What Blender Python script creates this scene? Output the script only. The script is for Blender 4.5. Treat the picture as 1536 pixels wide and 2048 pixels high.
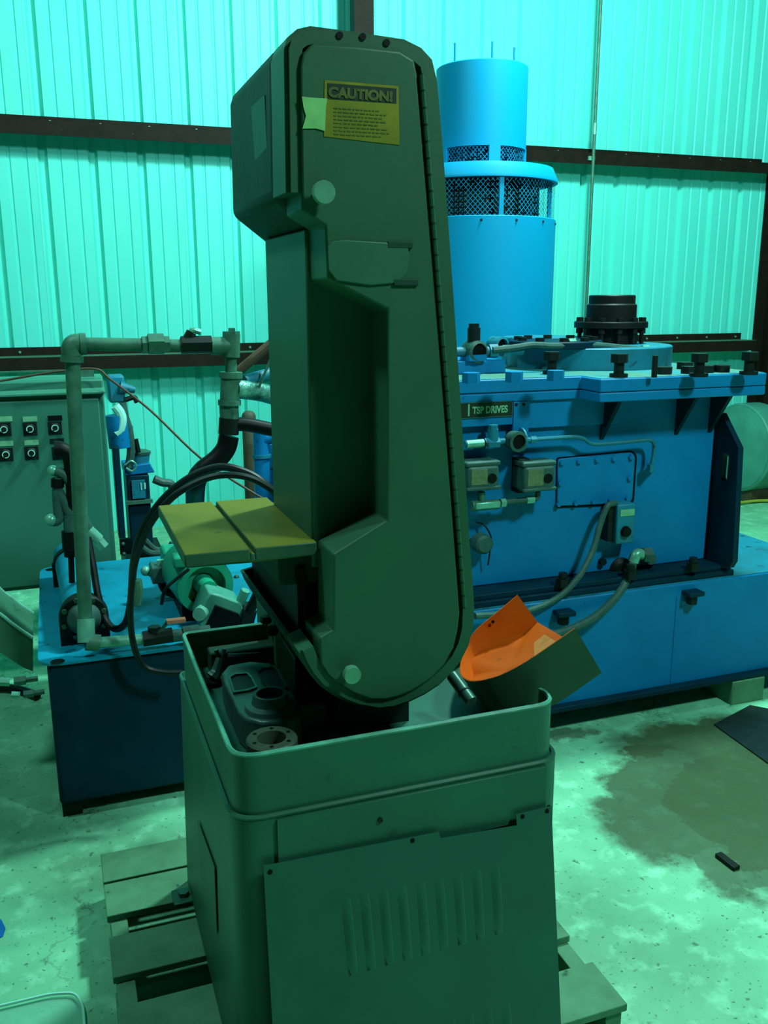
import bpy, bmesh, math, random
from mathutils import Vector, Matrix
random.seed(7)
for o in list(bpy.data.objects): bpy.data.objects.remove(o)
scene = bpy.context.scene
COL = scene.collection

# ------------------------------------------------------------ camera
F = 1800.0; W, H = 1536.0, 2048.0; EYE = 1.6
YAW, PITCH, ROLL = math.radians(20), math.radians(13.4), math.radians(-0.2)
fw = Vector((math.sin(YAW)*math.cos(PITCH), math.cos(YAW)*math.cos(PITCH), -math.sin(PITCH)))
rt0 = Vector((math.cos(YAW), -math.sin(YAW), 0)); up0 = rt0.cross(fw)
rt = math.cos(ROLL)*rt0 + math.sin(ROLL)*up0; up = -math.sin(ROLL)*rt0 + math.cos(ROLL)*up0
CAM = Vector((0, 0, EYE))
cd = bpy.data.cameras.new('camera'); cam = bpy.data.objects.new('camera', cd); COL.objects.link(cam)
cd.sensor_fit = 'VERTICAL'; cd.sensor_height = 24.0; cd.lens = 24.0*F/H; cd.clip_start = 0.02; cd.clip_end = 100
cam.matrix_world = Matrix((( rt.x, up.x, -fw.x, CAM.x), (rt.y, up.y, -fw.y, CAM.y), (rt.z, up.z, -fw.z, CAM.z), (0, 0, 0, 1)))
scene.camera = cam

# ------------------------------------------------------------ world, lamps, exposure
world = bpy.data.worlds.new('world'); scene.world = world; world.use_nodes = True
world.node_tree.nodes['Background'].inputs[0].default_value = (0.35, 1.0, 0.8, 1)
world.node_tree.nodes['Background'].inputs[1].default_value = 0.012
def bay_lamp(loc, power, size, col=(0.62, 1.0, 0.95)):
    l = bpy.data.lights.new('high_bay_lamp', 'POINT'); l.shadow_soft_size = size; l.energy = power; l.color = col
    o = bpy.data.objects.new('high_bay_lamp', l); COL.objects.link(o); o.location = loc
    return o
bay_lamp((2.4, 3.1, 4.25), 370, 0.20)      # bay between the drive and the wall
bay_lamp((-1.2, 2.2, 4.2), 95, 0.20)     # next bay to the left
bay_lamp((2.55, -0.3, 4.1), 235, 0.24)       # aisle bay, right of the camera
scene.view_settings.view_transform = 'Standard'; scene.view_settings.look = 'None'
scene.view_settings.gamma = 1.0; scene.view_settings.use_curve_mapping = False
scene.view_settings.exposure = 1.15

# ------------------------------------------------------------ pixel -> place
def ray(x, y): return rt*((x-W/2)/F) - up*((y-H/2)/F) + fw
def onY(x, y, Y): d = ray(x, y); return CAM + d*((Y-CAM.y)/d.y)
def onZ(x, y, Z): d = ray(x, y); return CAM + d*((Z-CAM.z)/d.z)
def onX(x, y, X): d = ray(x, y); return CAM + d*((X-CAM.x)/d.x)
def onP(x, y, p0, n): d = ray(x, y); return CAM + d*(((p0-CAM).dot(n))/d.dot(n))
def depth(p): return (Vector(p)-CAM).dot(fw)
def px2m(n, p): return n*depth(p)/F
def XZ(pts, Y): return [(q.x, q.z) for q in (onY(x, y, Y) for x, y in pts)]
def XY(pts, Z): return [(q.x, q.y) for q in (onZ(x, y, Z) for x, y in pts)]

# ------------------------------------------------------------ materials
def s2l(c): return tuple(((v/255)/12.92 if v/255 <= 0.04045 else ((v/255+0.055)/1.055)**2.4) for v in c)
def mat(name, c, rough=0.5, metal=0.0, c2=None, scale=6.0, lo=0.35, hi=0.7, detail=6.0, bump=0.0, bscale=60.0, c3=None, s3=25.0, t3=0.62, spec=0.3):
    """c, c2, c3: linear colours; c2 mixed by soft noise, c3 by sparse blotches."""
    m = bpy.data.materials.new(name); m.use_nodes = True; nt = m.node_tree; N = nt.nodes; L = nt.links
    b = N['Principled BSDF']; b.inputs['Roughness'].default_value = rough; b.inputs['Metallic'].default_value = metal
    b.inputs['Specular IOR Level'].default_value = spec
    b.inputs['Base Color'].default_value = (*c, 1)
    tc = N.new('ShaderNodeTexCoord'); out = None
    def noise(sc, det, w=0.0):
        n = N.new('ShaderNodeTexNoise'); n.inputs['Scale'].default_value = sc; n.inputs['Detail'].default_value = det
        n.inputs['Roughness'].default_value = 0.6; L.new(tc.outputs['Object'], n.inputs['Vector']); return n
    def ramp(src, a, d):
        r = N.new('ShaderNodeMapRange'); r.inputs['From Min'].default_value = a; r.inputs['From Max'].default_value = d
        L.new(src, r.inputs['Value']); return r.outputs['Result']
    def mix(fac, A, B):
        x = N.new('ShaderNodeMix'); x.data_type = 'RGBA'; L.new(fac, x.inputs[0])
        for s, v in ((x.inputs[6], A), (x.inputs[7], B)):
            if isinstance(v, tuple): s.default_value = (*v, 1)
            else: L.new(v, s)
        return x.outputs[2]
    cur = c
    if c2: cur = mix(ramp(noise(scale, detail).outputs['Fac'], lo, hi), cur, c2)
    if c3: cur = mix(ramp(noise(s3, 4).outputs['Fac'], t3, t3+0.08), cur, c3)
    if not isinstance(cur, tuple): L.new(cur, b.inputs['Base Color'])
    if bump:
        bn = N.new('ShaderNodeBump'); bn.inputs['Strength'].default_value = bump; bn.inputs['Distance'].default_value = 0.004
        L.new(noise(bscale, 5).outputs['Fac'], bn.inputs['Height']); L.new(bn.outputs['Normal'], b.inputs['Normal'])
    return m
M = {}
M['green'] = mat('machine_green_paint', (0.021, 0.105, 0.050), 0.5, c2=(0.017, 0.086, 0.041), scale=5, c3=(0.012, 0.065, 0.034), s3=14, t3=0.68, bump=0.04, bscale=160)
M['green_dark'] = mat('worn_dark_green_paint', (0.012, 0.056, 0.034), 0.6, c2=(0.008, 0.04, 0.025), scale=8, spec=0.15, bump=0.2)
M['green_cab'] = mat('cabinet_green_paint', (0.020, 0.120, 0.072), 0.42, c2=(0.015, 0.092, 0.056), scale=4, c3=(0.012, 0.065, 0.04), s3=18, t3=0.68, bump=0.1, bscale=90)
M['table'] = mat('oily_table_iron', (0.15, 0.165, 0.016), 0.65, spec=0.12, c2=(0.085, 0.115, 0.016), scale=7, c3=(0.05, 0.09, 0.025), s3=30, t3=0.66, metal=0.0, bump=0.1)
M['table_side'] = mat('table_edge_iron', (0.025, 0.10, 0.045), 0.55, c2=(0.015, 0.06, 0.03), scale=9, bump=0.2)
M['wall'] = mat('pale_metal_siding', (0.105, 0.78, 0.66), 0.5, c2=(0.085, 0.72, 0.60), scale=1.3, bump=0.03, bscale=200)
M['girt'] = mat('red_oxide_steel', (0.016, 0.0135, 0.008), 0.6, spec=0.1, c2=(0.008, 0.009, 0.006), scale=12, c3=(0.09, 0.12, 0.07), s3=60, t3=0.7)
M['blue'] = mat('blue_machine_paint', (0.0008, 0.185, 0.42), 0.45, c2=(0.0006, 0.15, 0.35), spec=0.2, scale=3.5, c3=(0.002, 0.03, 0.05), s3=16, t3=0.70, bump=0.05)
M['blue_top'] = mat('blue_paint_dirty_top', (0.004, 0.20, 0.30), 0.5, c2=(0.01, 0.12, 0.15), scale=6, c3=(0.004, 0.03, 0.035), s3=22, t3=0.62, bump=0.2)
M['blue_motor'] = mat('blue_motor_paint', (0.0, 0.29, 0.52), 0.5, c2=(0.0, 0.265, 0.48), spec=0.15, scale=2)
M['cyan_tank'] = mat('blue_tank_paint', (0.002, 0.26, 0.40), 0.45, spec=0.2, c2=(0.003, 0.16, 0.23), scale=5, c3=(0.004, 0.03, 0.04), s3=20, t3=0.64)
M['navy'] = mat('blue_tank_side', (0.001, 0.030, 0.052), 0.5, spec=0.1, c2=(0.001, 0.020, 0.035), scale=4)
M['black'] = mat('black_rubber', (0.0012, 0.0035, 0.003), 0.5, spec=0.15)
M['blackm'] = mat('black_steel', (0.003, 0.009, 0.007), 0.5, c2=(0.006, 0.016, 0.012), scale=15, spec=0.2)
M['hose'] = mat('rubber_hose', (0.0035, 0.012, 0.010), 0.42, c2=(0.002, 0.008, 0.007), scale=30, spec=0.25)
M['pipe'] = mat('weathered_galvanised_pipe', (0.055, 0.20, 0.13), 0.5, metal=0.15, c2=(0.03, 0.11, 0.075), scale=18, bump=0.15)
M['pipe_lt'] = mat('bright_zinc_fitting', (0.16, 0.50, 0.36), 0.35, metal=0.3, c2=(0.09, 0.30, 0.22), scale=25)
M['foil'] = mat('foil_wrap', (0.2, 0.6, 0.48), 0.3, metal=0.6, c2=(0.05, 0.18, 0.14), scale=30, bump=0.8, bscale=70)
M['conduit'] = mat('grey_flexible_conduit', (0.030, 0.105, 0.085), 0.5, c2=(0.02, 0.07, 0.058), scale=40)
M['ecab'] = mat('grey_green_enclosure', (0.030, 0.175, 0.115), 0.45, c2=(0.025, 0.15, 0.10), scale=2)
M['ecab_lit'] = mat('grey_green_lit_hood', (0.045, 0.23, 0.15), 0.4, c2=(0.04, 0.2, 0.13), scale=3)  # enclosure colour lightened to paint in the light on the sloping hood
M['plate_lt'] = mat('pale_label', (0.16, 0.45, 0.25), 0.5, c2=(0.12, 0.36, 0.2), scale=40)
M['knob'] = mat('pale_aluminium_knob', (0.12, 0.36, 0.22), 0.35, metal=0.2, c2=(0.09, 0.28, 0.17), scale=40)
M['yellow'] = mat('faded_yellow_sticker', (0.21, 0.205, 0.004), 0.5, c2=(0.13, 0.14, 0.004), scale=14, c3=(0.07, 0.085, 0.006), s3=50, t3=0.64)
M['stick_black'] = mat('sticker_black', (0.008, 0.022, 0.010), 0.5)
M['stick_text'] = mat('sticker_olive_text', (0.11, 0.14, 0.02), 0.5, c2=(0.045, 0.065, 0.012), scale=25)
M['tape'] = mat('torn_masking_tape', (0.22, 0.55, 0.17), 0.6, c2=(0.15, 0.42, 0.13), scale=25)
M['orange'] = mat('orange_guard_paint', (0.52, 0.085, 0.003), 0.6, spec=0.1, c2=(0.40, 0.062, 0.003), scale=7, c3=(0.09, 0.03, 0.005), s3=9, t3=0.60)
M['orange_lit'] = mat('orange_lit_tab', (0.62, 0.22, 0.04), 0.6, c2=(0.45, 0.12, 0.015), scale=30)  # guard orange made lighter for the light falling on the tab
M['guard_green'] = mat('guard_olive_paint', (0.022, 0.075, 0.034), 0.5, c2=(0.016, 0.058, 0.03), scale=6)
M['cast'] = mat('greasy_cast_iron', (0.050, 0.150, 0.115), 0.4, metal=0.2, c2=(0.028, 0.085, 0.065), scale=14, bump=0.3)
M['cast_br'] = mat('oxidised_cast_iron', (0.045, 0.075, 0.05), 0.5, metal=0.2, c2=(0.028, 0.05, 0.034), scale=20, bump=0.3)
M['rustblk'] = mat('black_flange_iron', (0.004, 0.009, 0.008), 0.5, c2=(0.009, 0.013, 0.010), spec=0.2, scale=18, bump=0.2)
M['wood'] = mat('old_pallet_wood', (0.085, 0.26, 0.135), 0.75, c2=(0.05, 0.165, 0.085), scale=9, c3=(0.015, 0.05, 0.03), s3=18, t3=0.66, bump=0.4)
M['pump_green'] = mat('bright_green_pump_paint', (0.012, 0.34, 0.19), 0.4, c2=(0.010, 0.26, 0.15), scale=8)
M['pump_grey'] = mat('grey_pump_body', (0.08, 0.36, 0.26), 0.4, c2=(0.05, 0.24, 0.18), scale=10)
M['copper'] = mat('orange_lever_grip', (0.40, 0.16, 0.085), 0.45)
M['brown'] = mat('brown_post_paint', (0.085, 0.060, 0.03), 0.6, c2=(0.04, 0.035, 0.02), scale=9)
M['greytank'] = mat('grey_vessel_paint', (0.06, 0.30, 0.22), 0.5, c2=(0.04, 0.2, 0.15), scale=4)
M['white'] = mat('white_paint', (0.30, 0.78, 0.62), 0.5)
M['clear'] = mat('clear_plastic_rim', (0.18, 0.60, 0.38), 0.25)
M['bluetape'] = mat('blue_tape', (0.0, 0.12, 0.42), 0.5)
M['yhose'] = mat('yellow_cord', (0.28, 0.40, 0.04), 0.5)
M['steel'] = mat('dull_steel', (0.05, 0.15, 0.11), 0.35, metal=0.5, c2=(0.03, 0.09, 0.07), scale=20)
M['dirt'] = mat('dark_oily_steel', (0.008, 0.02, 0.018), 0.4, c2=(0.014, 0.03, 0.03), scale=20, c3=(0.05, 0.12, 0.1), s3=90, t3=0.74)

# concrete floor with oil stains of their own shape (object coordinates in metres)
def floor_material():
    m = bpy.data.materials.new('stained_concrete'); m.use_nodes = True; nt = m.node_tree; N = nt.nodes; L = nt.links
    b = N['Principled BSDF']; b.inputs['Roughness'].default_value = 0.6; b.inputs['Specular IOR Level'].default_value = 0.35
    tc = N.new('ShaderNodeTexCoord')
    def noise(sc, det, rough=0.6):
        n = N.new('ShaderNodeTexNoise'); n.inputs['Scale'].default_value = sc; n.inputs['Detail'].default_value = det; n.inputs['Roughness'].default_value = rough
        L.new(tc.outputs['Object'], n.inputs['Vector']); return n
    def rng(src, a, d, c=0.0, e=1.0):
        r = N.new('ShaderNodeMapRange'); r.inputs[1].default_value = a; r.inputs[2].default_value = d; r.inputs[3].default_value = c; r.inputs[4].default_value = e
        L.new(src, r.inputs[0]); return r.outputs[0]
    def mth(op, A, B):
        x = N.new('ShaderNodeMath'); x.operation = op
        for s, v in ((x.inputs[0], A), (x.inputs[1], B)):
            if isinstance(v, (int, float)): s.default_value = v
            else: L.new(v, s)
        return x.outputs[0]
    def mix(fac, A, B):
        x = N.new('ShaderNodeMix'); x.data_type = 'RGBA'; L.new(fac, x.inputs[0])
        for s, v in ((x.inputs[6], A), (x.inputs[7], B)):
            if isinstance(v, tuple): s.default_value = (*v, 1)
            else: L.new(v, s)
        return x.outputs[2]
    # warped coordinates for blot edges
    wn = noise(3.2, 6, 0.65)
    sub = N.new('ShaderNodeVectorMath'); sub.operation = 'SUBTRACT'; L.new(wn.outputs['Color'], sub.inputs[0]); sub.inputs[1].default_value = (0.5, 0.5, 0.5)
    scl = N.new('ShaderNodeVectorMath'); scl.operation = 'SCALE'; L.new(sub.outputs[0], scl.inputs[0]); scl.inputs['Scale'].default_value = 0.46
    add = N.new('ShaderNodeVectorMath'); add.operation = 'ADD'; L.new(tc.outputs['Object'], add.inputs[0]); L.new(scl.outputs[0], add.inputs[1])
    def blot(cx, cy, rx, ry, rot, edge):
        mp = N.new('ShaderNodeMapping'); mp.vector_type = 'TEXTURE'
        mp.inputs['Location'].default_value = (cx, cy, 0); mp.inputs['Rotation'].default_value = (0, 0, math.radians(rot)); mp.inputs['Scale'].default_value = (rx, ry, 50)
        L.new(add.outputs[0], mp.inputs['Vector'])
        ln = N.new('ShaderNodeVectorMath'); ln.operation = 'LENGTH'; L.new(mp.outputs[0], ln.inputs[0])
        return rng(ln.outputs['Value'], 1.0-edge, 1.0+edge, 1.0, 0.0)
    base = mix(rng(noise(2.6, 8).outputs['Fac'], 0.35, 0.68), (0.18, 0.60, 0.34), (0.11, 0.40, 0.22))
    base = mix(rng(noise(13, 6).outputs['Fac'], 0.52, 0.72), base, (0.26, 0.76, 0.46))
    stain = None
    for a in STAINS:
        s = blot(*a[:6]); s = mth('MULTIPLY', s, a[6])
        stain = s if stain is None else mth('MAXIMUM', stain, s)
    base = mix(stain, base, (0.040, 0.062, 0.020))
    base = mix(mth('MULTIPLY', rng(noise(30, 3).outputs['Fac'], 0.64, 0.70), 0.75), base, (0.03, 0.10, 0.06))
    base = mix(mth('MULTIPLY', rng(noise(75, 2).outputs['Fac'], 0.66, 0.72), 0.8), base, (0.02, 0.06, 0.04))
    v = N.new('ShaderNodeTexVoronoi'); v.feature = 'DISTANCE_TO_EDGE'; v.inputs['Scale'].default_value = 1.1; L.new(add.outputs[0], v.inputs['Vector'])
    crack = mth('MULTIPLY', rng(v.outputs['Distance'], 0.0, 0.008, 1.0, 0.0), rng(noise(1.7, 3).outputs['Fac'], 0.5, 0.6))
    base = mix(mth('MULTIPLY', crack, 0.6), base, (0.02, 0.06, 0.04))
    L.new(base, b.inputs['Base Color'])
    L.new(rng(stain, 0, 1, 0.62, 0.38), b.inputs['Roughness'])
    bn = N.new('ShaderNodeBump'); bn.inputs['Strength'].default_value = 0.25; bn.inputs['Distance'].default_value = 0.004
    L.new(noise(40, 8).outputs['Fac'], bn.inputs['Height']); L.new(bn.outputs[0], b.inputs['Normal'])
    return m
STAINS = []
def stain(px, py, rx, ry, rot, edge, k):
    q = onZ(px, py, 0); STAINS.append((q.x, q.y, rx, ry, rot, edge, k))

# ------------------------------------------------------------ mesh kit
def roundpoly(pts, r, n=5):
    """fillet the corners of a closed 2-D polygon; r number or list."""
    out = []; N_ = len(pts)
    for i, p in enumerate(pts):
        ri = r[i] if isinstance(r, (list, tuple)) else r
        p = Vector(p); a = Vector(pts[i-1]); c = Vector(pts[(i+1) % N_])
        if ri <= 0: out.append(tuple(p)); continue
        u = (a-p); v = (c-p); lu, lv = u.length, v.length; u.normalize(); v.normalize()
        t = min(ri, lu*0.49, lv*0.49); A = p+u*t; B = p+v*t
        for k in range(n+1):
            s = k/n; out.append(tuple(A*(1-s)**2 + p*2*s*(1-s) + B*s*s))
    return out
def catmull(pts, k=6):
    P = [Vector(p) for p in pts]; out = []
    for i in range(len(P)-1):
        p0 = P[i-1] if i else P[0]*2-P[1]; p1, p2 = P[i], P[i+1]; p3 = P[i+2] if i+2 < len(P) else P[-1]*2-P[-2]
        for j in range(k):
            t = j/k
            out.append(0.5*((2*p1)+(p2-p0)*t+(2*p0-5*p1+4*p2-p3)*t*t+(3*p1-p0-3*p2+p3)*t**3))
    out.append(P[-1]); return out
class MB:
    def __init__(s): s.v = []; s.f = []; s.mi = []
    def add(s, vs, fs, mi=0):
        n = len(s.v); s.v += [Vector(v) for v in vs]
        for f in fs: s.f.append([i+n for i in f]); s.mi.append(mi)
        return s
    def box(s, x0, x1, y0, y1, z0, z1, mi=0):
        return s.add([(x0,y0,z0),(x1,y0,z0),(x1,y1,z0),(x0,y1,z0),(x0,y0,z1),(x1,y0,z1),(x1,y1,z1),(x0,y1,z1)],
                     [(0,3,2,1),(4,5,6,7),(0,1,5,4),(1,2,6,5),(2,3,7,6),(3,0,4,7)], mi)
    def obox(s, c, u, v, w, mi=0):
        """box from centre and three half-axis vectors"""
        c = Vector(c); u = Vector(u); v = Vector(v); w = Vector(w)
        P = [c+a*u+b*v+d*w for d in (-1, 1) for a, b in ((-1,-1),(1,-1),(1,1),(-1,1))]
        return s.add(P, [(0,3,2,1),(4,5,6,7),(0,1,5,4),(1,2,6,5),(2,3,7,6),(3,0,4,7)], mi)
    def prism(s, lo, hi, mi=0, caps=True):
        """two matching 3-D loops joined"""
        n = len(lo); fs = [(i, (i+1) % n, n+(i+1) % n, n+i) for i in range(n)]
        if caps: fs += [tuple(range(n-1, -1, -1)), tuple(range(n, 2*n))]
        return s.add(list(lo)+list(hi), fs, mi)
    def prism_y(s, poly, y0, y1, mi=0): return s.prism([(x, y1, z) for x, z in poly], [(x, y0, z) for x, z in poly], mi)
    def prism_z(s, poly, z0, z1, mi=0): return s.prism([(x, y, z0) for x, y in poly], [(x, y, z1) for x, y in poly], mi)
    def prism_x(s, poly, x0, x1, mi=0): return s.prism([(x0, y, z) for y, z in poly], [(x1, y, z) for y, z in poly], mi)
    def ringstrip(s, outer, inner, y0, y1, closed=True, mi=0):
        """frame between two matching x,z loops, extruded in y"""
        n = len(outer); m = n if closed else n-1
        for i in range(m):
            j = (i+1) % n; a, b, c, d = outer[i], outer[j], inner[j], inner[i]
            P = [(q[0], y0, q[1]) for q in (a, b, c, d)]+[(q[0], y1, q[1]) for q in (a, b, c, d)]
            fs = [(0,1,2,3),(7,6,5,4),(0,4,5,1),(2,6,7,3)]
            if not closed and i == 0: fs.append((0,3,7,4))
            if not closed and i == m-1: fs.append((1,5,6,2))
            s.add(P, fs, mi)
        return s
    def cyl(s, p0, p1, r0, r1=None, n=16, mi=0, caps=True):
        p0 = Vector(p0); p1 = Vector(p1); r1 = r0 if r1 is None else r1
        a = (p1-p0).normalized(); u = a.orthogonal().normalized(); v = a.cross(u)
        lo = [p0+(u*math.cos(t)+v*math.sin(t))*r0 for t in (2*math.pi*i/n for i in range(n))]
        hi = [p1+(u*math.cos(t)+v*math.sin(t))*r1 for t in (2*math.pi*i/n for i in range(n))]
        return s.prism(lo, hi, mi, caps)
    def lathe(s, o, axis, prof, n=24, mi=0, close=False):
        o = Vector(o); a = Vector(axis).normalized(); u = a.orthogonal().normalized(); v = a.cross(u); vs = []; fs = []
        k = len(prof)
        for i in range(n):
            t = 2*math.pi*i/n; d = u*math.cos(t)+v*math.sin(t)
            vs += [o+a*h+d*r for r, h in prof]
        for i in range(n):
            j = (i+1) % n
            for q in range(k if close else k-1):
                w = (q+1) % k
                fs.append((i*k+q, j*k+q, j*k+w, i*k+w))
        return s.add(vs, fs, mi)
    def tube(s, pts, r, n=8, k=6, mi=0):
        P = catmull(pts, k) if k > 1 else [Vector(p) for p in pts]
        T = []
        for i in range(len(P)):
            a = P[max(i-1, 0)]; b = P[min(i+1, len(P)-1)]; T.append((b-a).normalized())
        u = T[0].orthogonal().normalized(); rings = []
        for i, p in enumerate(P):
            u = (u - T[i]*u.dot(T[i])).normalized(); v = T[i].cross(u)
            rr = r(i/(len(P)-1)) if callable(r) else r
            rings.append([p+(u*math.cos(2*math.pi*j/n)+v*math.sin(2*math.pi*j/n))*rr for j in range(n)])
        vs = [q for g in rings for q in g]; fs = []
        for i in range(len(P)-1):
            for j in range(n): fs.append((i*n+j, i*n+(j+1) % n, (i+1)*n+(j+1) % n, (i+1)*n+j))
        fs += [tuple(range(n-1, -1, -1)), tuple((len(P)-1)*n+j for j in range(n))]
        return s.add(vs, fs, mi)
    def ball(s, c, r, n=12, mi=0, sz=1.0):
        prof = [(max(r*math.sin(math.pi*i/(n//2)), 1e-5), -r*sz*math.cos(math.pi*i/(n//2))) for i in range(n//2+1)]
        return s.lathe(c, (0, 0, 1), prof, n, mi)
    def hexa(s, p, axis, r, h, mi=0):
        p = Vector(p); return s.cyl(p, p+Vector(axis).normalized()*h, r, n=6, mi=mi)
    def build(s, name, mats, parent=None, bevel=0.0, seg=2, smooth=35, **tags):
        base = WLOC.get(parent.name, Vector()) if parent else Vector()
        me = bpy.data.meshes.new(name); me.from_pydata([v-base for v in s.v], [], s.f); me.update()
        for m in (mats if isinstance(mats, (list, tuple)) else [mats]): me.materials.append(M[m] if isinstance(m, str) else m)
        for p, i in zip(me.polygons, s.mi): p.material_index = i
        bm = bmesh.new(); bm.from_mesh(me); bmesh.ops.remove_doubles(bm, verts=bm.verts, dist=1e-6); bmesh.ops.recalc_face_normals(bm, faces=bm.faces); bm.to_mesh(me); bm.free()
        for p in me.polygons: p.use_smooth = True
        me.set_sharp_from_angle(angle=math.radians(smooth))
        o = bpy.data.objects.new(name, me); COL.objects.link(o)
        if parent: o.parent = parent
        WLOC[o.name] = base
        if bevel:
            b = o.modifiers.new('bevel', 'BEVEL'); b.width = bevel; b.segments = seg; b.limit_method = 'ANGLE'; b.angle_limit = math.radians(40); b.harden_normals = False
        tag(o, **tags); return o
WLOC = {}
def tag(o, label=None, cat=None, group=None, kind=None):
    if label: o['label'] = label
    if cat: o['category'] = cat
    if group: o['group'] = group
    if kind: o['kind'] = kind
    return o
def thing(name, label, cat, loc, group=None):
    o = bpy.data.objects.new(name, None); COL.objects.link(o); o.location = Vector(loc); o.empty_display_size = 0.05
    WLOC[o.name] = Vector(loc); return tag(o, label, cat, group)
def inst(src, parent, loc, rot=None, name=None):
    """another object sharing src's mesh, placed at a world point below parent"""
    o = bpy.data.objects.new(name or src.name.split('.')[0], src.data); COL.objects.link(o); o.parent = parent
    o.location = Vector(loc)-WLOC[parent.name]
    if rot is not None: o.rotation_euler = rot
    WLOC[o.name] = Vector(loc); return o
def proto(name, mb, mats, smooth=35):
    """mesh data modelled round the origin, for sharing"""
    me = bpy.data.meshes.new(name); me.from_pydata(mb.v, [], mb.f); me.update()
    for m in (mats if isinstance(mats, (list, tuple)) else [mats]): me.materials.append(M[m])
    for p, i in zip(me.polygons, mb.mi): p.material_index = i; p.use_smooth = True
    me.set_sharp_from_angle(angle=math.radians(smooth)); return me
def put(name, me, parent, loc, rot=(0, 0, 0), scale=None):
    o = bpy.data.objects.new(name, me); COL.objects.link(o); o.parent = parent; o.location = Vector(loc)-WLOC[parent.name]; o.rotation_euler = rot
    if scale: o.scale = scale
    WLOC[o.name] = Vector(loc); return o
def text(name, body, size, mt, parent, origin, ux, uz, bold=0.0, sx=1.0, extrude=0.0006, shear=0.0):
    """flat lettering: ux = reading direction, uz = letter-up direction, origin = lower left corner"""
    cu = bpy.data.curves.new(name, 'FONT'); cu.body = body; cu.size = size; cu.offset = bold; cu.extrude = extrude; cu.shear = shear
    t = bpy.data.objects.new(name+'_tmp', cu); COL.objects.link(t)
    dg = bpy.context.evaluated_depsgraph_get(); me = bpy.data.meshes.new_from_object(t.evaluated_get(dg)); bpy.data.objects.remove(t)
    ux = Vector(ux).normalized(); uz = Vector(uz).normalized(); n = ux.cross(uz)
    base = WLOC[parent.name]
    for v in me.vertices: v.co = Vector(origin)+ux*v.co.x*sx+uz*v.co.y+n*v.co.z-base
    me.materials.clear(); me.materials.append(M[mt])
    o = bpy.data.objects.new(name, me); COL.objects.link(o); o.parent = parent; WLOC[o.name] = base; return o
XA, YA, ZA = Vector((1,0,0)), Vector((0,1,0)), Vector((0,0,1))

# ============================================================ THE SETTING
WY = 6.45
STAINS += [(1.80, 2.16, 0.38, 0.25, 40, 0.12, 0.86), (2.05, 2.05, 0.42, 0.28, 55, 0.12, 0.92), (1.78, 1.86, 0.20, 0.14, 60, 0.15, 0.80), (1.93, 2.44, 0.14, 0.06, -10, 0.2, 0.95),
           (2.25, 2.45, 0.45, 0.16, -8, 0.2, 0.9), (1.72, 2.62, 0.10, 0.04, 0, 0.3, 0.7), (-0.1, 1.75, 0.22, 0.14, 20, 0.6, 0.35), (-0.6, 2.9, 0.6, 0.35, 0, 0.5, 0.5), (0.6, 1.6, 0.7, 0.6, 0, 0.4, 0.35),
           (3.6, 3.4, 0.8, 0.3, 20, 0.5, 0.5), (0.05, 2.45, 0.35, 0.12, 0, 0.6, 0.4)]
MB().add([(-4,-3,0),(9,-3,0),(9,7,0),(-4,7,0)], [(0,1,2,3)]).build('floor', floor_material(), kind='structure')
wall = MB().box(-4.0, 9.0, WY+0.06, WY+0.10, 0, 6.0).build('wall_back', 'wall', kind='structure')
# ribbed sheet: 0.3048 m between major ribs, three to a sheet, two pencil ribs in every bay
r0 = onY(79, 241, WY).x
prof = []
for k in range(3):
    b = k*0.3048
    prof += [(b-0.030, 0), (b-0.014, 0.034), (b+0.014, 0.034), (b+0.030, 0)]
    for q in (0.1016, 0.2032): prof += [(b+q-0.012, 0), (b+q-0.005, 0.007), (b+q+0.005, 0.007), (b+q+0.012, 0)]
prof = [(-0.045, -0.0015)] + prof + [(0.3048*3-0.042, 0)]
pm = MB(); n = len(prof)
pm.add([(x, y, 0) for x, y in prof]+[(x, y, 6.0) for x, y in prof], [(i, i+1, n+i+1, n+i) for i in range(n-1)])
pme = proto('wall_panel', pm, 'wall', 20)
for k in range(-5, 10):
    o = put('wall_panel', pme, wall, (r0+k*0.9144, WY, 0))
# girts (Z sections: leg up at the sheet, web flat, leg down inside)
def girt(name, zt, x0, x1):
    w = zt-0.065; poly = [(WY-0.002, zt), (WY-0.012, zt), (WY-0.012, w+0.008), (WY-0.205, w+0.008), (WY-0.205, w-0.075), (WY-0.197, w-0.075), (WY-0.197, w), (WY-0.002, w)]
    g = MB().prism_x(poly, x0, x1).build(name, 'girt', kind='structure')
    hb = MB().hexa((0, 0, 0), (0, -1, 0), 0.009, 0.007); me = proto('screw', hb, 'pipe_lt')
    x = x0+0.15
    while x < x1:
        put('screw', me, g, (x, WY-0.012, w+0.035)); x += 0.3048
    return g
girt('trim_1', 2.715, -4, 5.72); girt('trim_2', 1.29, -4, 5.66)
# pale skin: light on top of the low girt's web, put into its colour
MB().box(-4, 5.66, WY-0.203, WY-0.014, 1.234, 1.2365).build('trim_3', mat('girt_top_light', (0.07, 0.20, 0.12), 0.8, c2=(0.04, 0.12, 0.07), scale=20), kind='structure')
cx0, cx1 = onY(690, 20, WY-0.1).x, onY(728, 20, WY-0.1).x
MB().box(cx0, cx1, WY-0.30, WY-0.206, 2.9, 6).build('trim_4', 'girt', kind='structure')
cr = onY(1507, 660, WY-0.01).x
MB().box(cr, cr+0.32, WY-0.23, WY-0.215, 0, 6).box(cr, cr+0.32, WY-0.015, WY-0.003, 0, 6).box(cr+0.15, cr+0.17, WY-0.215, WY-0.015, 0, 6).build('trim_5', 'girt', kind='structure')
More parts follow.
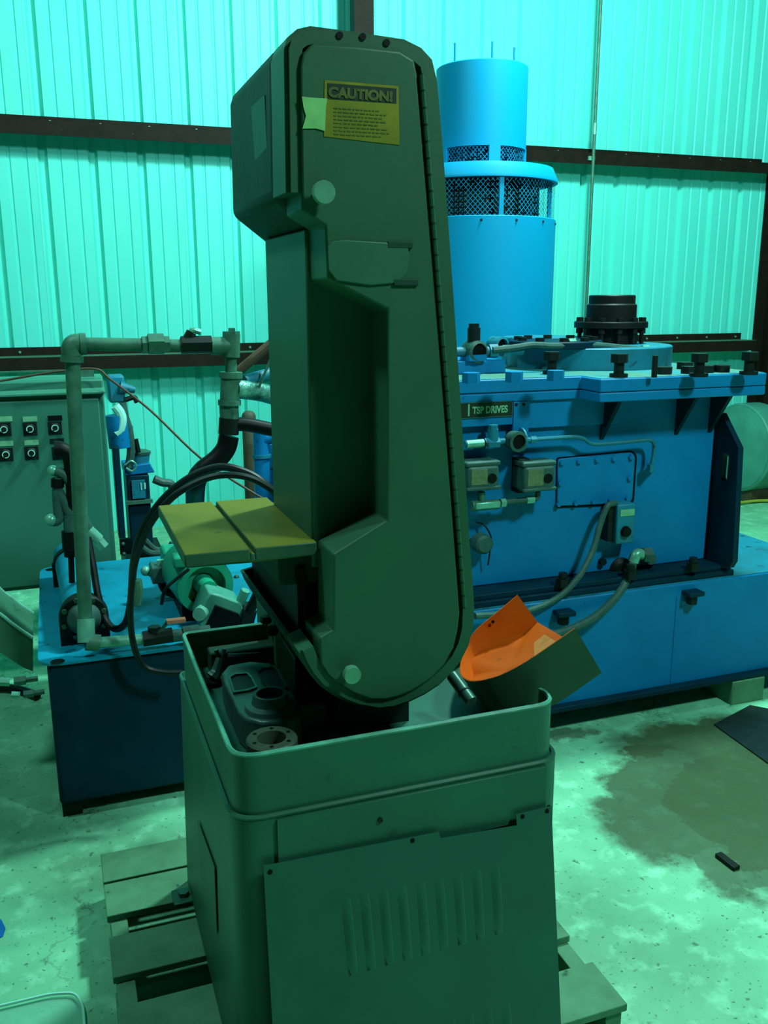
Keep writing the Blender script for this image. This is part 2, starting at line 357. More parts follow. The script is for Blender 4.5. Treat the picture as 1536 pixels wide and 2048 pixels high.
# conduit strapped to the wall
cp = thing('wall_conduit', 'thin pale conduit running down the wall right of the blue motor', 'conduit', onY(1190, 700, WY-0.22))
c0 = onY(1207.5, 0, WY-0.225); xw = onY(1186, 330, WY-0.225).x
MB().cyl((xw, WY-0.225, 0.9), (xw, WY-0.225, 5.5), 0.012, n=10).build('tube', 'pipe', cp)
MB().cyl((xw, WY-0.225, 2.78), (xw, WY-0.225, 2.86), 0.016, n=10).build('coupling', 'pipe_lt', cp)
MB().box(xw-0.035, xw+0.02, WY-0.218, WY-0.206, 2.60, 2.63).build('strap', 'pipe_lt', cp)

# ============================================================ BAND SAW
saw = thing('band_saw', 'dark green upright band saw with yellow caution sticker on its square base', 'band saw', (0.55, 1.67, 0.13))
YR, YD, YP = 1.446, 1.44, 1.54          # rim face, door face, body plate face
GX0, GX1, GY0, GY1 = 0.228, 0.853, 1.37, 1.99
ZP = 0.13                               # pallet top
# --- base cabinet
rr = [0.055, 0.055, 0.02, 0.02]
lower = roundpoly([(GX0-0.006, GY0-0.006), (GX1+0.012, GY0-0.006), (GX1+0.012, GY1+0.006), (GX0-0.006, GY1+0.006)], rr, 6)
zs = onY(500, 1637, GY0).z              # seam below the tray
flare = roundpoly([(GX0-0.010, GY0-0.006), (GX1+0.014, GY0-0.006), (GX1+0.014, 2.11), (GX0-0.010, 2.11)], rr, 6)
lower = roundpoly([(GX0-0.006, GY0-0.006), (GX1+0.012, GY0-0.006), (GX1+0.012, 2.035), (GX0-0.006, 2.035)], rr, 6)
base = MB().prism([(x, y, ZP) for x, y in flare], [(x, y, zs) for x, y in lower]).build('base_cabinet', 'green_cab', saw, bevel=0.005)
def tray_loop(e, r): return roundpoly([(GX0+e, GY0+e), (GX1-e, GY0+e), (GX1-e, GY1-e), (GX0+e, GY1-e)], [r, r, r*0.4, r*0.4], 6)
tr = MB(); A = tray_loop(0, 0.05); B = tray_loop(0.006, 0.044); zt, zf = 0.85, 0.765
# the right wall is cut down where the bent guard sits in it
NOTCH = (1.437, 1.439, 1.79, 1.792); ZN = 0.785
def notch(L): return L[:14]+[(L[13][0], y) for y in NOTCH]+L[14:]
A = notch(A); B = notch(B); n = len(A)
def rz(i): return ZN if i in (15, 16) else zt
lo = [(x, y, zs) for x, y in A]; hi = [(x, y, rz(i)) for i, (x, y) in enumerate(A)]; hi2 = [(x, y, rz(i)) for i, (x, y) in enumerate(B)]; lo2 = [(x, y, zf) for x, y in B]
vs = lo+hi+hi2+lo2; fs = []
for a in range(3):
    for i in range(n): j = (i+1) % n; fs.append((a*n+i, a*n+j, (a+1)*n+j, (a+1)*n+i))
fs.append(tuple(3*n+i for i in range(n)))
tray = tr.add(vs, fs).build('chip_tray', 'green_cab', saw, smooth=50)
# rolled edge of the rim, its highlight painted into the colour
rim = MB(); P = [Vector((x, y, rz(i))) for i, (x, y) in enumerate(notch(tray_loop(0.003, 0.047)))]; P.append(P[0])
rim.tube(P, 0.0045, 6, 1).build('rolled_edge', mat('edge_highlight_paint', (0.11, 0.46, 0.31), 0.3, c2=(0.025, 0.13, 0.085), scale=9), tray)
# seam bead
P = [Vector((x, y, zs)) for x, y in roundpoly([(GX0-0.004, GY0-0.004), (GX1+0.008, GY0-0.004), (GX1+0.008, 2.033), (GX0-0.004, 2.033)], rr, 6)]; P.append(P[0])
MB().tube(P, 0.005, 6, 1).build('seam_bead', 'green_cab', base)
# front opening frame of the base: recessed field between corner posts, plus screws
xl = onY(553, 1700, GY0).x; xr = onY(1088, 1560, GY0).x
MB().box(xl, xr, GY0-0.011, GY0-0.005, 0.62, zs-0.008).build('front_rail', 'green_cab', base, bevel=0.001)
for x_ in (xl, xr-0.02): MB().box(x_, x_+0.02, GY0-0.009, GY0-0.005, ZP+0.02, 0.62).build('front_stile', 'green_cab', base)
MB().box(xl+0.02, xr-0.02, GY0-0.008, GY0-0.0055, ZP+0.05, 0.62).build('dark_opening', 'black', base)
scr = proto('screw', MB().cyl((0, 0, 0), (0, -0.003, 0), 0.005, n=10), 'blackm')
for q in ((760, 1640), (1097, 1614)): p = onY(*q, GY0-0.011); put('screw', scr, base, p)
# pale plate on the left side and floor lug
p1 = [onX(x, y, GX0-0.0105) for x, y in ((396, 1640), (430, 1735), (435, 1868), (404, 1785))]
MB().prism(p1, [p-XA*0.0015 for p in p1]).build('side_data_plate', mat('painted_data_plate', (0.035, 0.14, 0.07), 0.5, c2=(0.02, 0.09, 0.045), scale=60), base)
for y in (1.47, 2.03):
    MB().box(GX0-0.055, GX0-0.008, y-0.03, y+0.03, ZP, ZP+0.012).build('floor_lug', 'green_cab', base, bevel=0.002)
    put('bolt', proto('bolt', MB().hexa((0, 0, 0), (0, 0, 1), 0.014, 0.012), 'steel'), base, (GX0-0.028, y, ZP+0.012))

# --- frame outline (on the rim face)
outer_px = [(574, 384), (570, 96), (577, 72), (597, 55), (623, 49), (720, 62), (812, 76), (846, 93), (868, 117), (878, 160), (890, 300), (903, 480), (914, 640), (931, 900), (944, 1100), (950, 1180),
            (952, 1216), (950, 1258), (941, 1293), (925, 1325), (905, 1350), (882, 1373), (853, 1392), (820, 1408), (790, 1418), (758, 1422), (716, 1415), (690, 1405), (664, 1391), (641, 1374), (622, 1352), (608, 1328), (599, 1306)]
O = XZ(outer_px, YR)
def inward(path, d):
    out = []
    for i, p in enumerate(path):
        a = Vector(path[max(i-1, 0)]); b = Vector(path[min(i+1, len(path)-1)]); t = (b-a).normalized(); nrm = Vector((t.y, -t.x))
        out.append(tuple(Vector(p)+nrm*d))
    return out
I = inward(O, 0.027)
# rounded front edge on the rim: two-step section
O2 = inward(O, 0.007)
MB().ringstrip(O, I, YR+0.008, YP, closed=False).ringstrip(O2, I, YR, YR+0.008, closed=False).build('frame_rim', 'green', saw, smooth=60)
# upper head casting
iz = outer_px.index((903, 480))
head_px = outer_px[:iz] + [(901, 455), (651, 455)]
hp = XZ(head_px, YP)
hO = [O[i] for i in range(iz)] + [XZ([(901, 455)], YR)[0], XZ([(655, 452)], YR)[0]]
head = MB().prism_y(hO, YP, 1.90).build('head_casting', 'green_dark', saw, bevel=0.012, seg=3, smooth=40)
for q in ((680, 70), (726, 73), (774, 85)):
    p = onY(*q, YR-0.002); MB().cyl(p, p+YA*0.003, 0.0055, n=8).build('screw_hole', 'black', head)
# column
zt_c = O[iz][1]+0.02; right = [O[i] for i in range(iz, len(O)) if O[i][1] > 1.12]
zc0 = 1.115
colp = [(0.42, zc0), (0.42, zt_c)] + [(O[iz-1][0]-0.004, zt_c)] + [(x-0.003, z) for x, z in right] + [(right[-1][0], zc0)]
column = MB().prism_y(colp, YP, 1.845).build('column', 'green', saw, bevel=0.004)
# lower wheel housing: curved shell, back plate, front plate behind the door
low_i = [i for i in range(len(O)) if O[i][1] < 1.13]
lo_out = [O[i] for i in low_i]; lo_in = inward(lo_out, 0.006)
lower_h = MB().ringstrip(lo_out, lo_in, YP, 1.975, closed=False).build('lower_wheel_housing', 'green_dark', saw, smooth=60)
MB().prism_y(lo_out, 1.965, 1.975).build('back_plate', 'black', lower_h)  # blackened: shade inside the housing put into its colour
lw = XZ([(775, 1255)], 1.7)[0]
MB().lathe((0.57, 1.60, 1.03), (0, 1, 0), [(0.02, 0), (0.15, 0), (0.15, 0.035), (0.02, 0.035)], 32, close=True).build('band_wheel', 'blackm', lower_h)
MB().box(0.392, 0.41, 1.55, 1.963, 0.945, 1.114).build('opening_shade_fill', 'black', lower_h)  # black filler standing for the shade in the housing's open side
# foot plate with bolts on the left of the housing
f0 = [onZ(x, y, 0.875) for x, y in ((512, 1190), (530, 1192), (606, 1302), (590, 1320))]
ft = MB().prism([p-ZA*0.10 for p in f0], f0).build('housing_foot', 'green', saw, bevel=0.003)
hb = proto('bolt', MB().hexa((0, 0, 0), (0, 0, 1), 0.013, 0.016), 'blackm')
for q in ((532, 1245), (545, 1268)): put('bolt', hb, ft, onZ(*q, 0.875))
MB().box(0.47, 0.62, 1.56, 1.93, zf, 0.86).build('saw_mount', 'blackm', saw)
MB().box(0.28, 0.45, 1.92, 1.965, zf, 0.82).build('mount_bracket', 'green_dark', saw, bevel=0.004)
# --- door (hinged wheel cover): box 0.10 deep with the throat cut out
door_px = [(600, 132), (606, 105), (624, 87), (710, 92), (800, 102), (829, 120), (835, 149), (852, 350), (870, 560), (895, 880), (917, 1180), (920, 1226), (916, 1262), (908, 1296), (890, 1329), (866, 1355), (842, 1372), (819, 1385), (796, 1394), (772, 1400), (742, 1400),
           (706, 1387), (672, 1366), (655, 1350), (641, 1328), (639, 1276), (667, 1261), (667, 1109), (775, 1042), (775, 618), (655, 559), (651, 452), (604, 422)]
D = XZ(door_px, YD)
door = MB().prism_y(D, YD, YP+0.001).build('door', 'green', saw, bevel=0.004, seg=3)
# throat back: gently bowed sheet closing the recess
tp = XZ([(626, 560), (790, 612), (790, 1050), (640, 1100)], YP)
# hinge line on the right of the door
h0 = onY(843, 148, YD-0.001); h1 = onY(929, 1216, YD-0.001)
hinge = MB().cyl(h0, h1, 0.0038, n=8).build('piano_hinge', 'green_dark', door)
nk = proto('hinge_knuckle', MB().cyl((0, 0, -0.011), (0, 0, 0.011), 0.0046, n=8), 'green')
dv = (h1-h0)
for k in range(36):
    put('hinge_knuckle', nk, door, h0+dv*((k+0.5)/36), rot=(0, math.atan2(dv.x, dv.z), 0))
# knobs
for q, r in (((650, 384), 23), ((706, 1352), 18)):
    p = onY(*q, YD-0.03); rad = px2m(r, p)
    kb = MB().lathe(p, (0, -1, 0), [(0.0, 0.0), (rad*0.96, 0.0), (rad, -0.003), (rad, -0.013), (rad*0.5, -0.016), (rad*0.5, -0.031), (0, -0.031)], 28).build('door_knob', 'knob', door, smooth=30)
    tag(kb, label='pale round aluminium knob')
# reinforcing bump strip across the door (a patch of lighter paint, proud of the sheet)
bp = XZ([(653, 492), (664, 482), (690, 480), (800, 487), (815, 496), (818, 520), (812, 545), (795, 566), (740, 571), (672, 562), (655, 540)], YD)
MB().prism_y(bp, YD-0.0035, YD).build('cover_patch', mat('lighter_green_patch', (0.025, 0.13, 0.070), 0.5, c2=(0.020, 0.10, 0.055), scale=9), door, bevel=0.002)
for q in ((800, 490), (812, 565)):
    p = onY(*q, YD-0.002); MB().obox(p, XA*0.022, YA*0.002, ZA*0.005).build('scuffed_lip', 'green_dark', door, bevel=0.001)
# caution sticker
cq = [(649, 160), (797, 172), (799, 290), (648, 273)]
C4 = [onY(x, y, YD-0.0008) for x, y in cq]
stk = MB().prism([p+YA*0.0008 for p in C4], C4).build('caution_sticker', 'yellow', door); tag(stk, label='faded yellow caution sticker')
ux = (C4[1]-C4[0]).normalized(); uz = (C4[0]-C4[3]).normalized()
hd = [onY(x, y, YD-0.0012) for x, y in ((655, 166), (793, 177), (793, 207), (655, 198))]
MB().prism([p+YA*0.0004 for p in hd], hd).build('sticker_heading_band', 'stick_black', stk)
tw = (hd[1]-hd[0]).length; th = (hd[0]-hd[3]).length
text('caution_lettering', 'CAUTION!', th*0.86, 'stick_text', stk, hd[3]+uz*th*0.16-YA*0.0006+ux*tw*0.01, ux, uz, bold=0.0011, sx=tw/(th*0.86*5.15), extrude=0.0003)
fine = MB()
for k in range(8):
    a = onY(668, 216+k*7.4, YD-0.0013); b = onY(668+112*random.uniform(0.72, 1), 216+k*7.4+8*random.uniform(0.8, 1), YD-0.0013)
    s = Vector(a)
    while s.x < b.x:
        l = random.uniform(0.003, 0.009); fine.obox(s+ux*l/2, ux*l/2, YA*0.0002, ZA*0.0008); s = s+ux*(l+0.0022)
fine.build('fine_print', 'stick_text', stk, kind='stuff')
tq = [(604, 193), (621, 195), (655, 197), (652, 212), (650, 262), (633, 257), (605, 257), (612, 232), (607, 214)]
T = [onY(x, y, YD-0.0016) for x, y in tq]
tp_ = MB().prism([p+YA*0.0008 for p in T], T).build('torn_tape', 'tape', door); tag(tp_, label='torn scrap of pale tape')
# label on the left of the head
hx = O[1][0]-0.001
L4 = [onX(x, y, hx) for x, y in ((503, 214), (530, 190), (535, 296), (511, 322))]
lb = MB().prism([p+XA*0.002 for p in L4], [p-XA*0.001 for p in L4]).build('head_label', mat('pale_green_label', (0.022, 0.11, 0.065), 0.5, c2=(0.016, 0.085, 0.05), scale=60), head)
# --- work table with mitre slot
tz = 1.17; TX0, TX1, TY0, TY1 = 0.187, 0.424, 1.52, 1.925
t_l = onZ(430, 990, tz); gx0 = 0.301; gw = 0.009
tb = MB()
tb.box(TX0, gx0, TY0, TY1, tz-0.025, tz).box(gx0+gw, TX1, TY0, TY1, tz-0.025, tz).box(gx0, gx0+gw, TY0, TY1, tz-0.025, tz-0.009)
table = MB(); table.v, table.f, table.mi = tb.v, tb.f, tb.mi
wt = table.build('work_table', ['table', 'table_side'], saw, bevel=0.003)
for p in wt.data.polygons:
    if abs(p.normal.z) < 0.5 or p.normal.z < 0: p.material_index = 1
MB().box(0.36, 0.44, 1.56, 1.84, 1.08, tz-0.025).build('table_bracket', 'green_dark', saw, bevel=0.004)

# ============================================================ PALLET
pal = thing('wooden_pallet', 'weathered wooden pallet under the green saw base', 'pallet', (0.53, 1.8, 0))
bd = []
edges = [((202, 1707), (206, 1765)), ((206, 1768), (216, 1833)), ((222, 1872), (229, 1955)), ((234, 2012), None)]
ys = [(onZ(*a, ZP).y, onZ(*b, ZP).y if b else None) for a, b in edges]
spans = [(y0, y1 if y1 else y0-0.145) for y0, y1 in ys] + [(1.49, 1.352)]
PX0, PX1 = 0.017, 1.04
for y0, y1 in spans:
    dx = random.uniform(-0.006, 0.006)
    MB().box(PX0+dx, PX1+dx*2, min(y0, y1), max(y0, y1)-0.003, ZP-0.018, ZP).build('deck_board', 'wood', pal, bevel=0.002)
for x in (PX0+0.004, 0.50, PX1-0.045):
    MB().box(x, x+0.04, 1.36, 2.29, 0.018, ZP-0.018).build('stringer', 'wood', pal, bevel=0.002)
for y in (1.355, 1.80, 2.18):
    MB().box(PX0, PX1, y, y+0.1, 0, 0.018).build('bottom_board', 'wood', pal, bevel=0.002)

# ============================================================ LEANING LOUVRED PANEL
top0 = onY(1103, 1612, 1.350); nrm = Vector((0, -0.70, 0.15)).normalized()
p_tl = onP(527, 1732, top0, nrm); p_tr = onP(1103, 1612, top0, nrm); p_lb = onP(545, 2048, top0, nrm); p_rb = onP(1122, 2048, top0, nrm)
dl = (p_lb-p_tl).normalized(); dr = (p_rb-p_tr).normalized()
p_bl = p_tl+dl*((0.004-p_tl.z)/dl.z); p_br = p_tr+dr*((0.004-p_tr.z)/dr.z)
pan = thing('louvred_panel', 'dark green louvred cover sheet leaning against the front of the saw base', 'panel', ((p_bl+p_br)/2))
Q = [p_tl, onP(878, 1664, top0, nrm), onP(881, 1677, top0, nrm), onP(1034, 1651, top0, nrm), onP(1032, 1629, top0, nrm), p_tr, p_br, p_bl]
sheet = MB().prism([q-nrm*0.002 for q in Q], Q).build('sheet', mat('sheet_green_paint', (0.016, 0.105, 0.070), 0.45, c2=(0.013, 0.085, 0.058), scale=4, bump=0.05), pan)
for q in ((540, 1744), (825, 1681), (1045, 1633), (1094, 1622)):
    p = onP(*q, top0, nrm); MB().cyl(p-nrm*0.0005, p+nrm*0.0007, 0.0045, n=10).build('screw_hole', 'black', sheet)
uxp = (p_tr-p_tl).normalized(); uzp = -dl.normalized()
def louvre_mesh(a, b, half):
    """teardrop louvre pressed out of the sheet between two points: closed slope on the left, open lip on the right"""
    m = MB(); rows = 9; secs = []
    for i in range(rows):
        t = i/(rows-1); c = a+(b-a)*t; hgt = 0.0065*math.sin(math.pi*min(max(t, 0), 1))**0.45
        secs.append([c-uxp*half, c-uxp*half*0.3+nrm*hgt*0.55, c+uxp*half*0.6+nrm*hgt, c+uxp*half*0.85+nrm*hgt*0.8, c+uxp*half*0.9-nrm*0.0003])
    k = 5; vs = [v for s_ in secs for v in s_]; fs = [(i*k+j, i*k+j+1, (i+1)*k+j+1, (i+1)*k+j) for i in range(rows-1) for j in range(k-1)]
    return m.add(vs, fs)
for k in range(9):
    t = k/8; a = onP(692+(990-692)*t, 1797+(1733-1797)*t, top0, nrm); b = onP(707+(998-707)*t, 1950+(1868-1950)*t, top0, nrm)
    louvre_mesh(a, b, 0.0095).build('louvre', 'green_cab', sheet, smooth=70)
off = (onP(1012, 2008, top0, nrm)-onP(990, 1733, top0, nrm))
for k in range(9):
    t = k/8; a = onP(692+(990-692)*t, 1797+(1733-1797)*t, top0, nrm)+off; b = onP(707+(998-707)*t, 1950+(1868-1950)*t, top0, nrm)+off
    if b.z > 0.03: louvre_mesh(a, b, 0.0095).build('louvre', 'green_cab', sheet, smooth=70)

# ============================================================ THINGS IN THE TRAY
# bent orange guard
rimp = [(1035, 1190, 1.72), (992, 1226, 1.72), (950, 1262, 1.715), (930, 1298, 1.69), (920, 1335, 1.61), (926, 1354, 1.55), (950, 1362, 1.50), (1000, 1350, 1.475), (1055, 1321, 1.46), (1110, 1284, 1.45), (1150, 1256, 1.445)]
R_ = catmull([onY(*q) for q in rimp], 4)
ext = onY(1203, 1345, 1.435)-onY(1150, 1256, 1.445)
extf = onY(1092, 1268, 1.71)-onY(1035, 1190, 1.72)
gd = MB(); n = len(R_); inn = []; ou = []
for i, p in enumerate(R_):
    a = R_[max(i-1, 0)]; b = R_[min(i+1, n-1)]; t = (b-a).normalized(); e_ = (extf*1.25).lerp(ext, min(1, max(0, (i/(n-1)-0.2)/0.6))); nn = e_.cross(t).normalized(); e_ = e_*min(1.0, (p.z-0.772)/max(1e-6, -e_.z)) if e_.z < 0 else e_
    if (p+e_).x > 0.83: e_ = e_*min(1.0, (p.z-0.80)/max(1e-6, -e_.z))
    inn.append((p-nn*0.0012, p+e_-nn*0.0012)); ou.append((p+nn*0.0012, p+e_+nn*0.0012))
for i in range(n-1):
    gd.add([inn[i][0], inn[i+1][0], inn[i+1][1], inn[i][1]], [(0, 1, 2, 3)], 0)
    gd.add([ou[i][0], ou[i][1], ou[i+1][1], ou[i+1][0]], [(0, 1, 2, 3)], 1)
    gd.add([inn[i][0], ou[i][0], ou[i+1][0], inn[i+1][0]], [(0, 1, 2, 3)], 0)
    gd.add([inn[i][1], inn[i+1][1], ou[i+1][1], ou[i][1]], [(0, 1, 2, 3)], 1)
for i in (0, n-1): gd.add([inn[i][0], inn[i][1], ou[i][1], ou[i][0]], [(0, 1, 2, 3)], 0)
guard = thing('wheel_guard', 'bent sheet guard, orange inside and green outside, propped in the tray', 'guard', R_[n//2])
gd.build('bent_sheet', ['orange', 'guard_green'], guard, smooth=60)
web = [inn[i][0]+(inn[i][1]-inn[i][0])*0.55 for i in range(n)]
wc = sum(web, Vector())/n
MB().add(web+[wc], [(i, i+1, n) for i in range(n-1)]+[(n-1, 0, n)]).build('inner_web', 'orange', guard, smooth=80)
tb_ = [onY(1068, 1316, 1.465), onY(1112, 1283, 1.455), onY(1089, 1269, 1.53), onY(1068, 1285, 1.53)]
MB().prism([p-ZA*0.002 for p in tb_], tb_).build('folded_tab', 'orange_lit', guard)
pz_ = onY(985, 1243, 1.713); MB().cyl(pz_-YA*0.003, pz_-YA*0.0015, 0.004, n=10).build('screw_hole', 'black', guard)
# steel bar beside the housing
a = onZ(905, 1352, 0.86); b = onZ(943, 1404, 0.83)
bar = thing('steel_bar', 'short pale round steel bar lying in the tray right of the saw', 'bar', b)
MB().cyl(a, b, 0.013, n=14).build('shaft', 'steel', bar); MB().cyl(a+(b-a)*0.62, a+(b-a)*0.66, 0.0145, n=14).build('groove_ring', 'blackm', bar)
# gearbox cover casting
zc = 0.835
cc = thing('cover_casting', 'oblong dark iron casting with bearing bore lying in the left of the tray', 'casting', onZ(520, 1400, zf))
def z6(pts): return [(380+x/4.518, 1180+y/4.518) for x, y in pts]
cpx = z6([(285, 745), (345, 675), (540, 640), (720, 655), (800, 700), (850, 790), (940, 930), (1005, 1050), (995, 1120), (930, 1165), (790, 1190), (640, 1190), (500, 1155), (430, 1090), (370, 960), (315, 850)])
cpl = XY(cpx, zc)
body = MB().prism_z(cpl, zf+0.001, zc).build('body', 'cast', cc, bevel=0.006, seg=3)
w1 = XY(z6([(345, 790), (400, 760), (520, 750), (565, 800), (610, 890), (520, 920), (390, 940)]), zc+0.0015)
w2 = XY(z6([(600, 740), (640, 700), (760, 690), (800, 730), (880, 880), (850, 905), (700, 890), (650, 840)]), zc+0.0015)
for w_ in (w1, w2):
    c_ = sum((Vector(q) for q in w_), Vector((0, 0)))/len(w_)
    ins = [tuple(c_+(Vector(q)-c_)*0.84) for q in w_]
    MB().prism([(x, y, zc+0.004) for x, y in w_], [(x, y, zc+0.0005) for x, y in ins], caps=False).ringstrip([(0, 0)]*2, [(0, 0)]*2, 0, 0).build('window_lip', 'steel', body) if False else None
    pl = MB(); n_ = len(w_)
    for i in range(n_):
        j = (i+1) % n_; pl.add([(*w_[i], zc), (*w_[j], zc), (*w_[j], zc+0.005), (*w_[i], zc+0.005), (*ins[i], zc+0.0045), (*ins[j], zc+0.0045), (*ins[j], zc), (*ins[i], zc)], [(0, 1, 2, 3), (3, 2, 5, 4), (4, 5, 6, 7)])
    pl.build('window_lip', 'steel', body, smooth=60)
    MB().prism_z(ins, zc-0.002, zc+0.001).build('window_pocket', 'blackm', body)
hc = onZ(*z6([(725, 1010)])[0], zc+0.012)
MB().lathe((hc.x, hc.y, zc), (0, 0, 1), [(0.0, 0.004), (0.024, 0.004), (0.026, 0.03), (0.032, 0.03), (0.036, 0.012), (0.047, 0.008), (0.05, 0.0)], 32).build('bearing_hub', ['cast'], body, smooth=40)
MB().cyl((hc.x, hc.y, zc+0.005), (hc.x, hc.y, zc+0.018), 0.024, n=24).build('bore', 'black', body)
# flanged pulley
pc = onZ(*z6([(735, 1262)])[0], 0.855)
pu = thing('flanged_pulley', 'small round flanged pulley with bolt holes at the front of the tray', 'pulley', (pc.x, pc.y, zf))
MB().lathe((pc.x, pc.y, zf), (0, 0, 1), [(0.022, 0.0), (0.047, 0.0), (0.049, 0.008), (0.040, 0.014), (0.049, 0.022), (0.050, 0.03), (0.040, 0.04), (0.046, 0.055), (0.046, 0.072), (0.043, 0.075), (0.026, 0.075), (0.024, 0.05), (0.022, 0.0)], 36).build('sheave', 'cast_br', pu, smooth=35)
for k in range(6):
    t = k*math.pi/3+0.3; MB().cyl((pc.x+0.0345*math.cos(t), pc.y+0.0345*math.sin(t), zf+0.074), (pc.x+0.0345*math.cos(t), pc.y+0.0345*math.sin(t), zf+0.0757), 0.0038, n=8).build('bolt_hole', 'black', pu)
# upright forked bracket and loose rods
a = onZ(425, 1370, zf); 
fk = thing('forked_bracket', 'small dark forked bracket standing by the left tray wall', 'bracket', a)
tp0 = onY(441, 1315, a.y+0.01)
MB().tube([a+ZA*0.018, a+(tp0-a)*0.5, tp0], lambda t: 0.017-0.008*t, 8).build('stem', 'cast', fk)
for s in (-1, 1): MB().tube([tp0-ZA*0.004, tp0+Vector((0.006*s, 0, 0.008)), tp0+Vector((0.009*s, 0.0, 0.02))], 0.005, 8).build('prong', 'cast', fk)
MB().cyl(a+ZA*0.001, a+ZA*0.012, 0.02, n=14).build('foot', 'blackm', fk)
for (p, q, r, lab, zz) in (((384, 1312), (428, 1328), 0.006, 'thin dark rod lying along the back of the tray by its left corner', 0.775), ((456, 1315), (520, 1312), 0.009, 'dark flat steel strip lying behind the iron casting', 0.85)):
    A_, B_ = onZ(*p, zz), onZ(*q, zz)
    MB().cyl(A_, B_, r, n=10).build('loose_rod', 'blackm', label=lab, cat='rod')
MB().box(0.405, 0.46, 1.60, 1.63, zf, 0.80).build('spacer_block', 'cast', bevel=0.003, label='little dark iron block on the tray floor between casting and saw', cat='block')

# ============================================================ SKID AND GEAR DRIVE (right)
SY, SZ, SB = 2.70, 0.53, 0.10
sx0 = 1.12; sr = onZ(1467, 1066, SZ); sx1 = sr.x+0.02
skid = thing('steel_skid', 'long blue steel skid beam under the gear drive, on timber blocks', 'skid', (2.0, 3.4, SB))
MB().box(sx0, sx1, SY, 4.8, SB, SZ).build('beam', 'blue', skid, bevel=0.006)
MB().box(sx0, sx1+0.002, SY+0.004, 4.79, SZ, SZ+0.002).build('top_skin', 'blue_top', skid)
MB().box(sx0, sx1, SY-0.035, SY, SB, SB+0.02).build('foot_flange', 'navy', skid, bevel=0.003)
wx = onY(1346, 1300, SY).x
MB().cyl((wx, SY-0.001, SB+0.03), (wx, SY-0.001, SZ-0.05), 0.004, n=6).build('weld_seam', 'blue', skid)
for q in ((1127, 1236), (1384, 1196)):
    p = onY(*q, SY-0.02)
    bk = MB().box(p.x-0.035, p.x+0.035, SY-0.05, SY, p.z+0.012, p.z+0.03).build('clamp_lug', 'navy', skid, bevel=0.003)
    MB().hexa(p+ZA*0.012, (0, 0, -1), 0.022, 0.034).build('nut', 'blackm', bk)
for x in (1.35, 2.45):
    MB().box(x, x+0.16, SY-0.04, 4.5, 0.0, SB).build('timber_block', 'wood', label=f"square timber block under the {'right' if x > 2 else 'left'} end of the blue skid", cat='timber', bevel=0.004)

HY = 2.82                      # housing front face
FZ = SZ+0.045                  # top of the bolted foot flange
CZ0, CZ1 = 1.245, 1.325        # cover plate
hx0 = 1.14; hx1 = onY(1410, 1100, HY).x
BK = 4.48
gd_ = thing('gear_drive', 'big blue right-angle gear drive housing on the skid', 'gear drive', (1.9, 3.4, SZ+0.002))
housing = MB().box(hx0, hx1, HY, BK, FZ, CZ0).build('housing', 'blue', gd_, bevel=0.006)
MB().box(hx0-0.05, hx1+0.06, SY+0.015, BK+0.05, SZ+0.002, SZ+0.024).box(hx0-0.05, hx1+0.06, SY+0.03, BK+0.05, SZ+0.024, FZ).build('foot_flange', 'navy', gd_, bevel=0.003)
# end plate with lifting slot, standing out at the right
ex = hx1+0.02
eo = [onX(x, y, ex) for x, y in ((1422, 842), (1448, 826), (1482, 896), (1468, 1150), (1460, 1166), (1412, 1160))]
eo = [(p.y, p.z) for p in eo]; eo[0] = (HY+0.05, eo[1][1]); eo[5] = (HY+0.05, FZ); eo[4] = (eo[4][0], FZ); eo[3] = (eo[3][0], max(eo[3][1], FZ+0.03))
sl = [onX(x, y, ex) for x, y in ((1456, 901), (1462, 915), (1457, 960), (1453, 968), (1447, 955), (1451, 912))]
slc = ((sl[0].y+sl[3].y)/2, (sl[0].z+sl[3].z)/2)
def plate_with_slot(m, poly, cx, cz, hw, hh, x0, x1):
    ang = [2*math.pi*i/48 for i in range(48)]
    def edge(t):
        d = Vector((math.cos(t), math.sin(t))); best = None
        for i in range(len(poly)):
            a = Vector(poly[i])-Vector((cx, cz)); b = Vector(poly[(i+1) % len(poly)])-Vector((cx, cz)); e = b-a; den = d.x*e.y-d.y*e.x
            if abs(den) < 1e-9: continue
            s = (a.x*e.y-a.y*e.x)/den; u = (a.x*d.y-a.y*d.x)/den
            if s > 0 and -1e-6 <= u <= 1+1e-6 and (best is None or s < best): best = s
        return d*best
    outl = []; innl = []
    A_ = sorted(ang+[math.atan2(p[1]-cz, p[0]-cx) % (2*math.pi) for p in poly])
    for t in A_:
        q = edge(t); outl.append((cx+q.x, cz+q.y))
        c, s = math.cos(t), math.sin(t); st = max(abs(c)/hw, abs(s)/hh); px_, pz_ = c/st, s/st
        k = hh-hw
        if abs(pz_) > k: 
            # rounded end
            cz_ = math.copysign(k, pz_); bq = -cz_*s; dd = bq*bq-(cz_*cz_-hw*hw); r_ = -bq+math.sqrt(max(dd, 0)); px_, pz_ = c*r_, s*r_
        innl.append((cx+px_, cz+pz_))
    n_ = len(A_); vs = [(x0, *p) for p in outl]+[(x0, *p) for p in innl]+[(x1, *p) for p in outl]+[(x1, *p) for p in innl]; fs = []
    for i in range(n_):
        j = (i+1) % n_; fs += [(i, j, n_+j, n_+i), (2*n_+i, 3*n_+i, 3*n_+j, 2*n_+j), (i, 2*n_+i, 2*n_+j, j), (n_+i, n_+j, 3*n_+j, 3*n_+i)]
    return m.add(vs, fs)
plate_with_slot(MB(), eo, slc[0], slc[1], 0.017, 0.055, ex-0.012, ex+0.012).build('lifting_end_plate', 'navy', gd_)
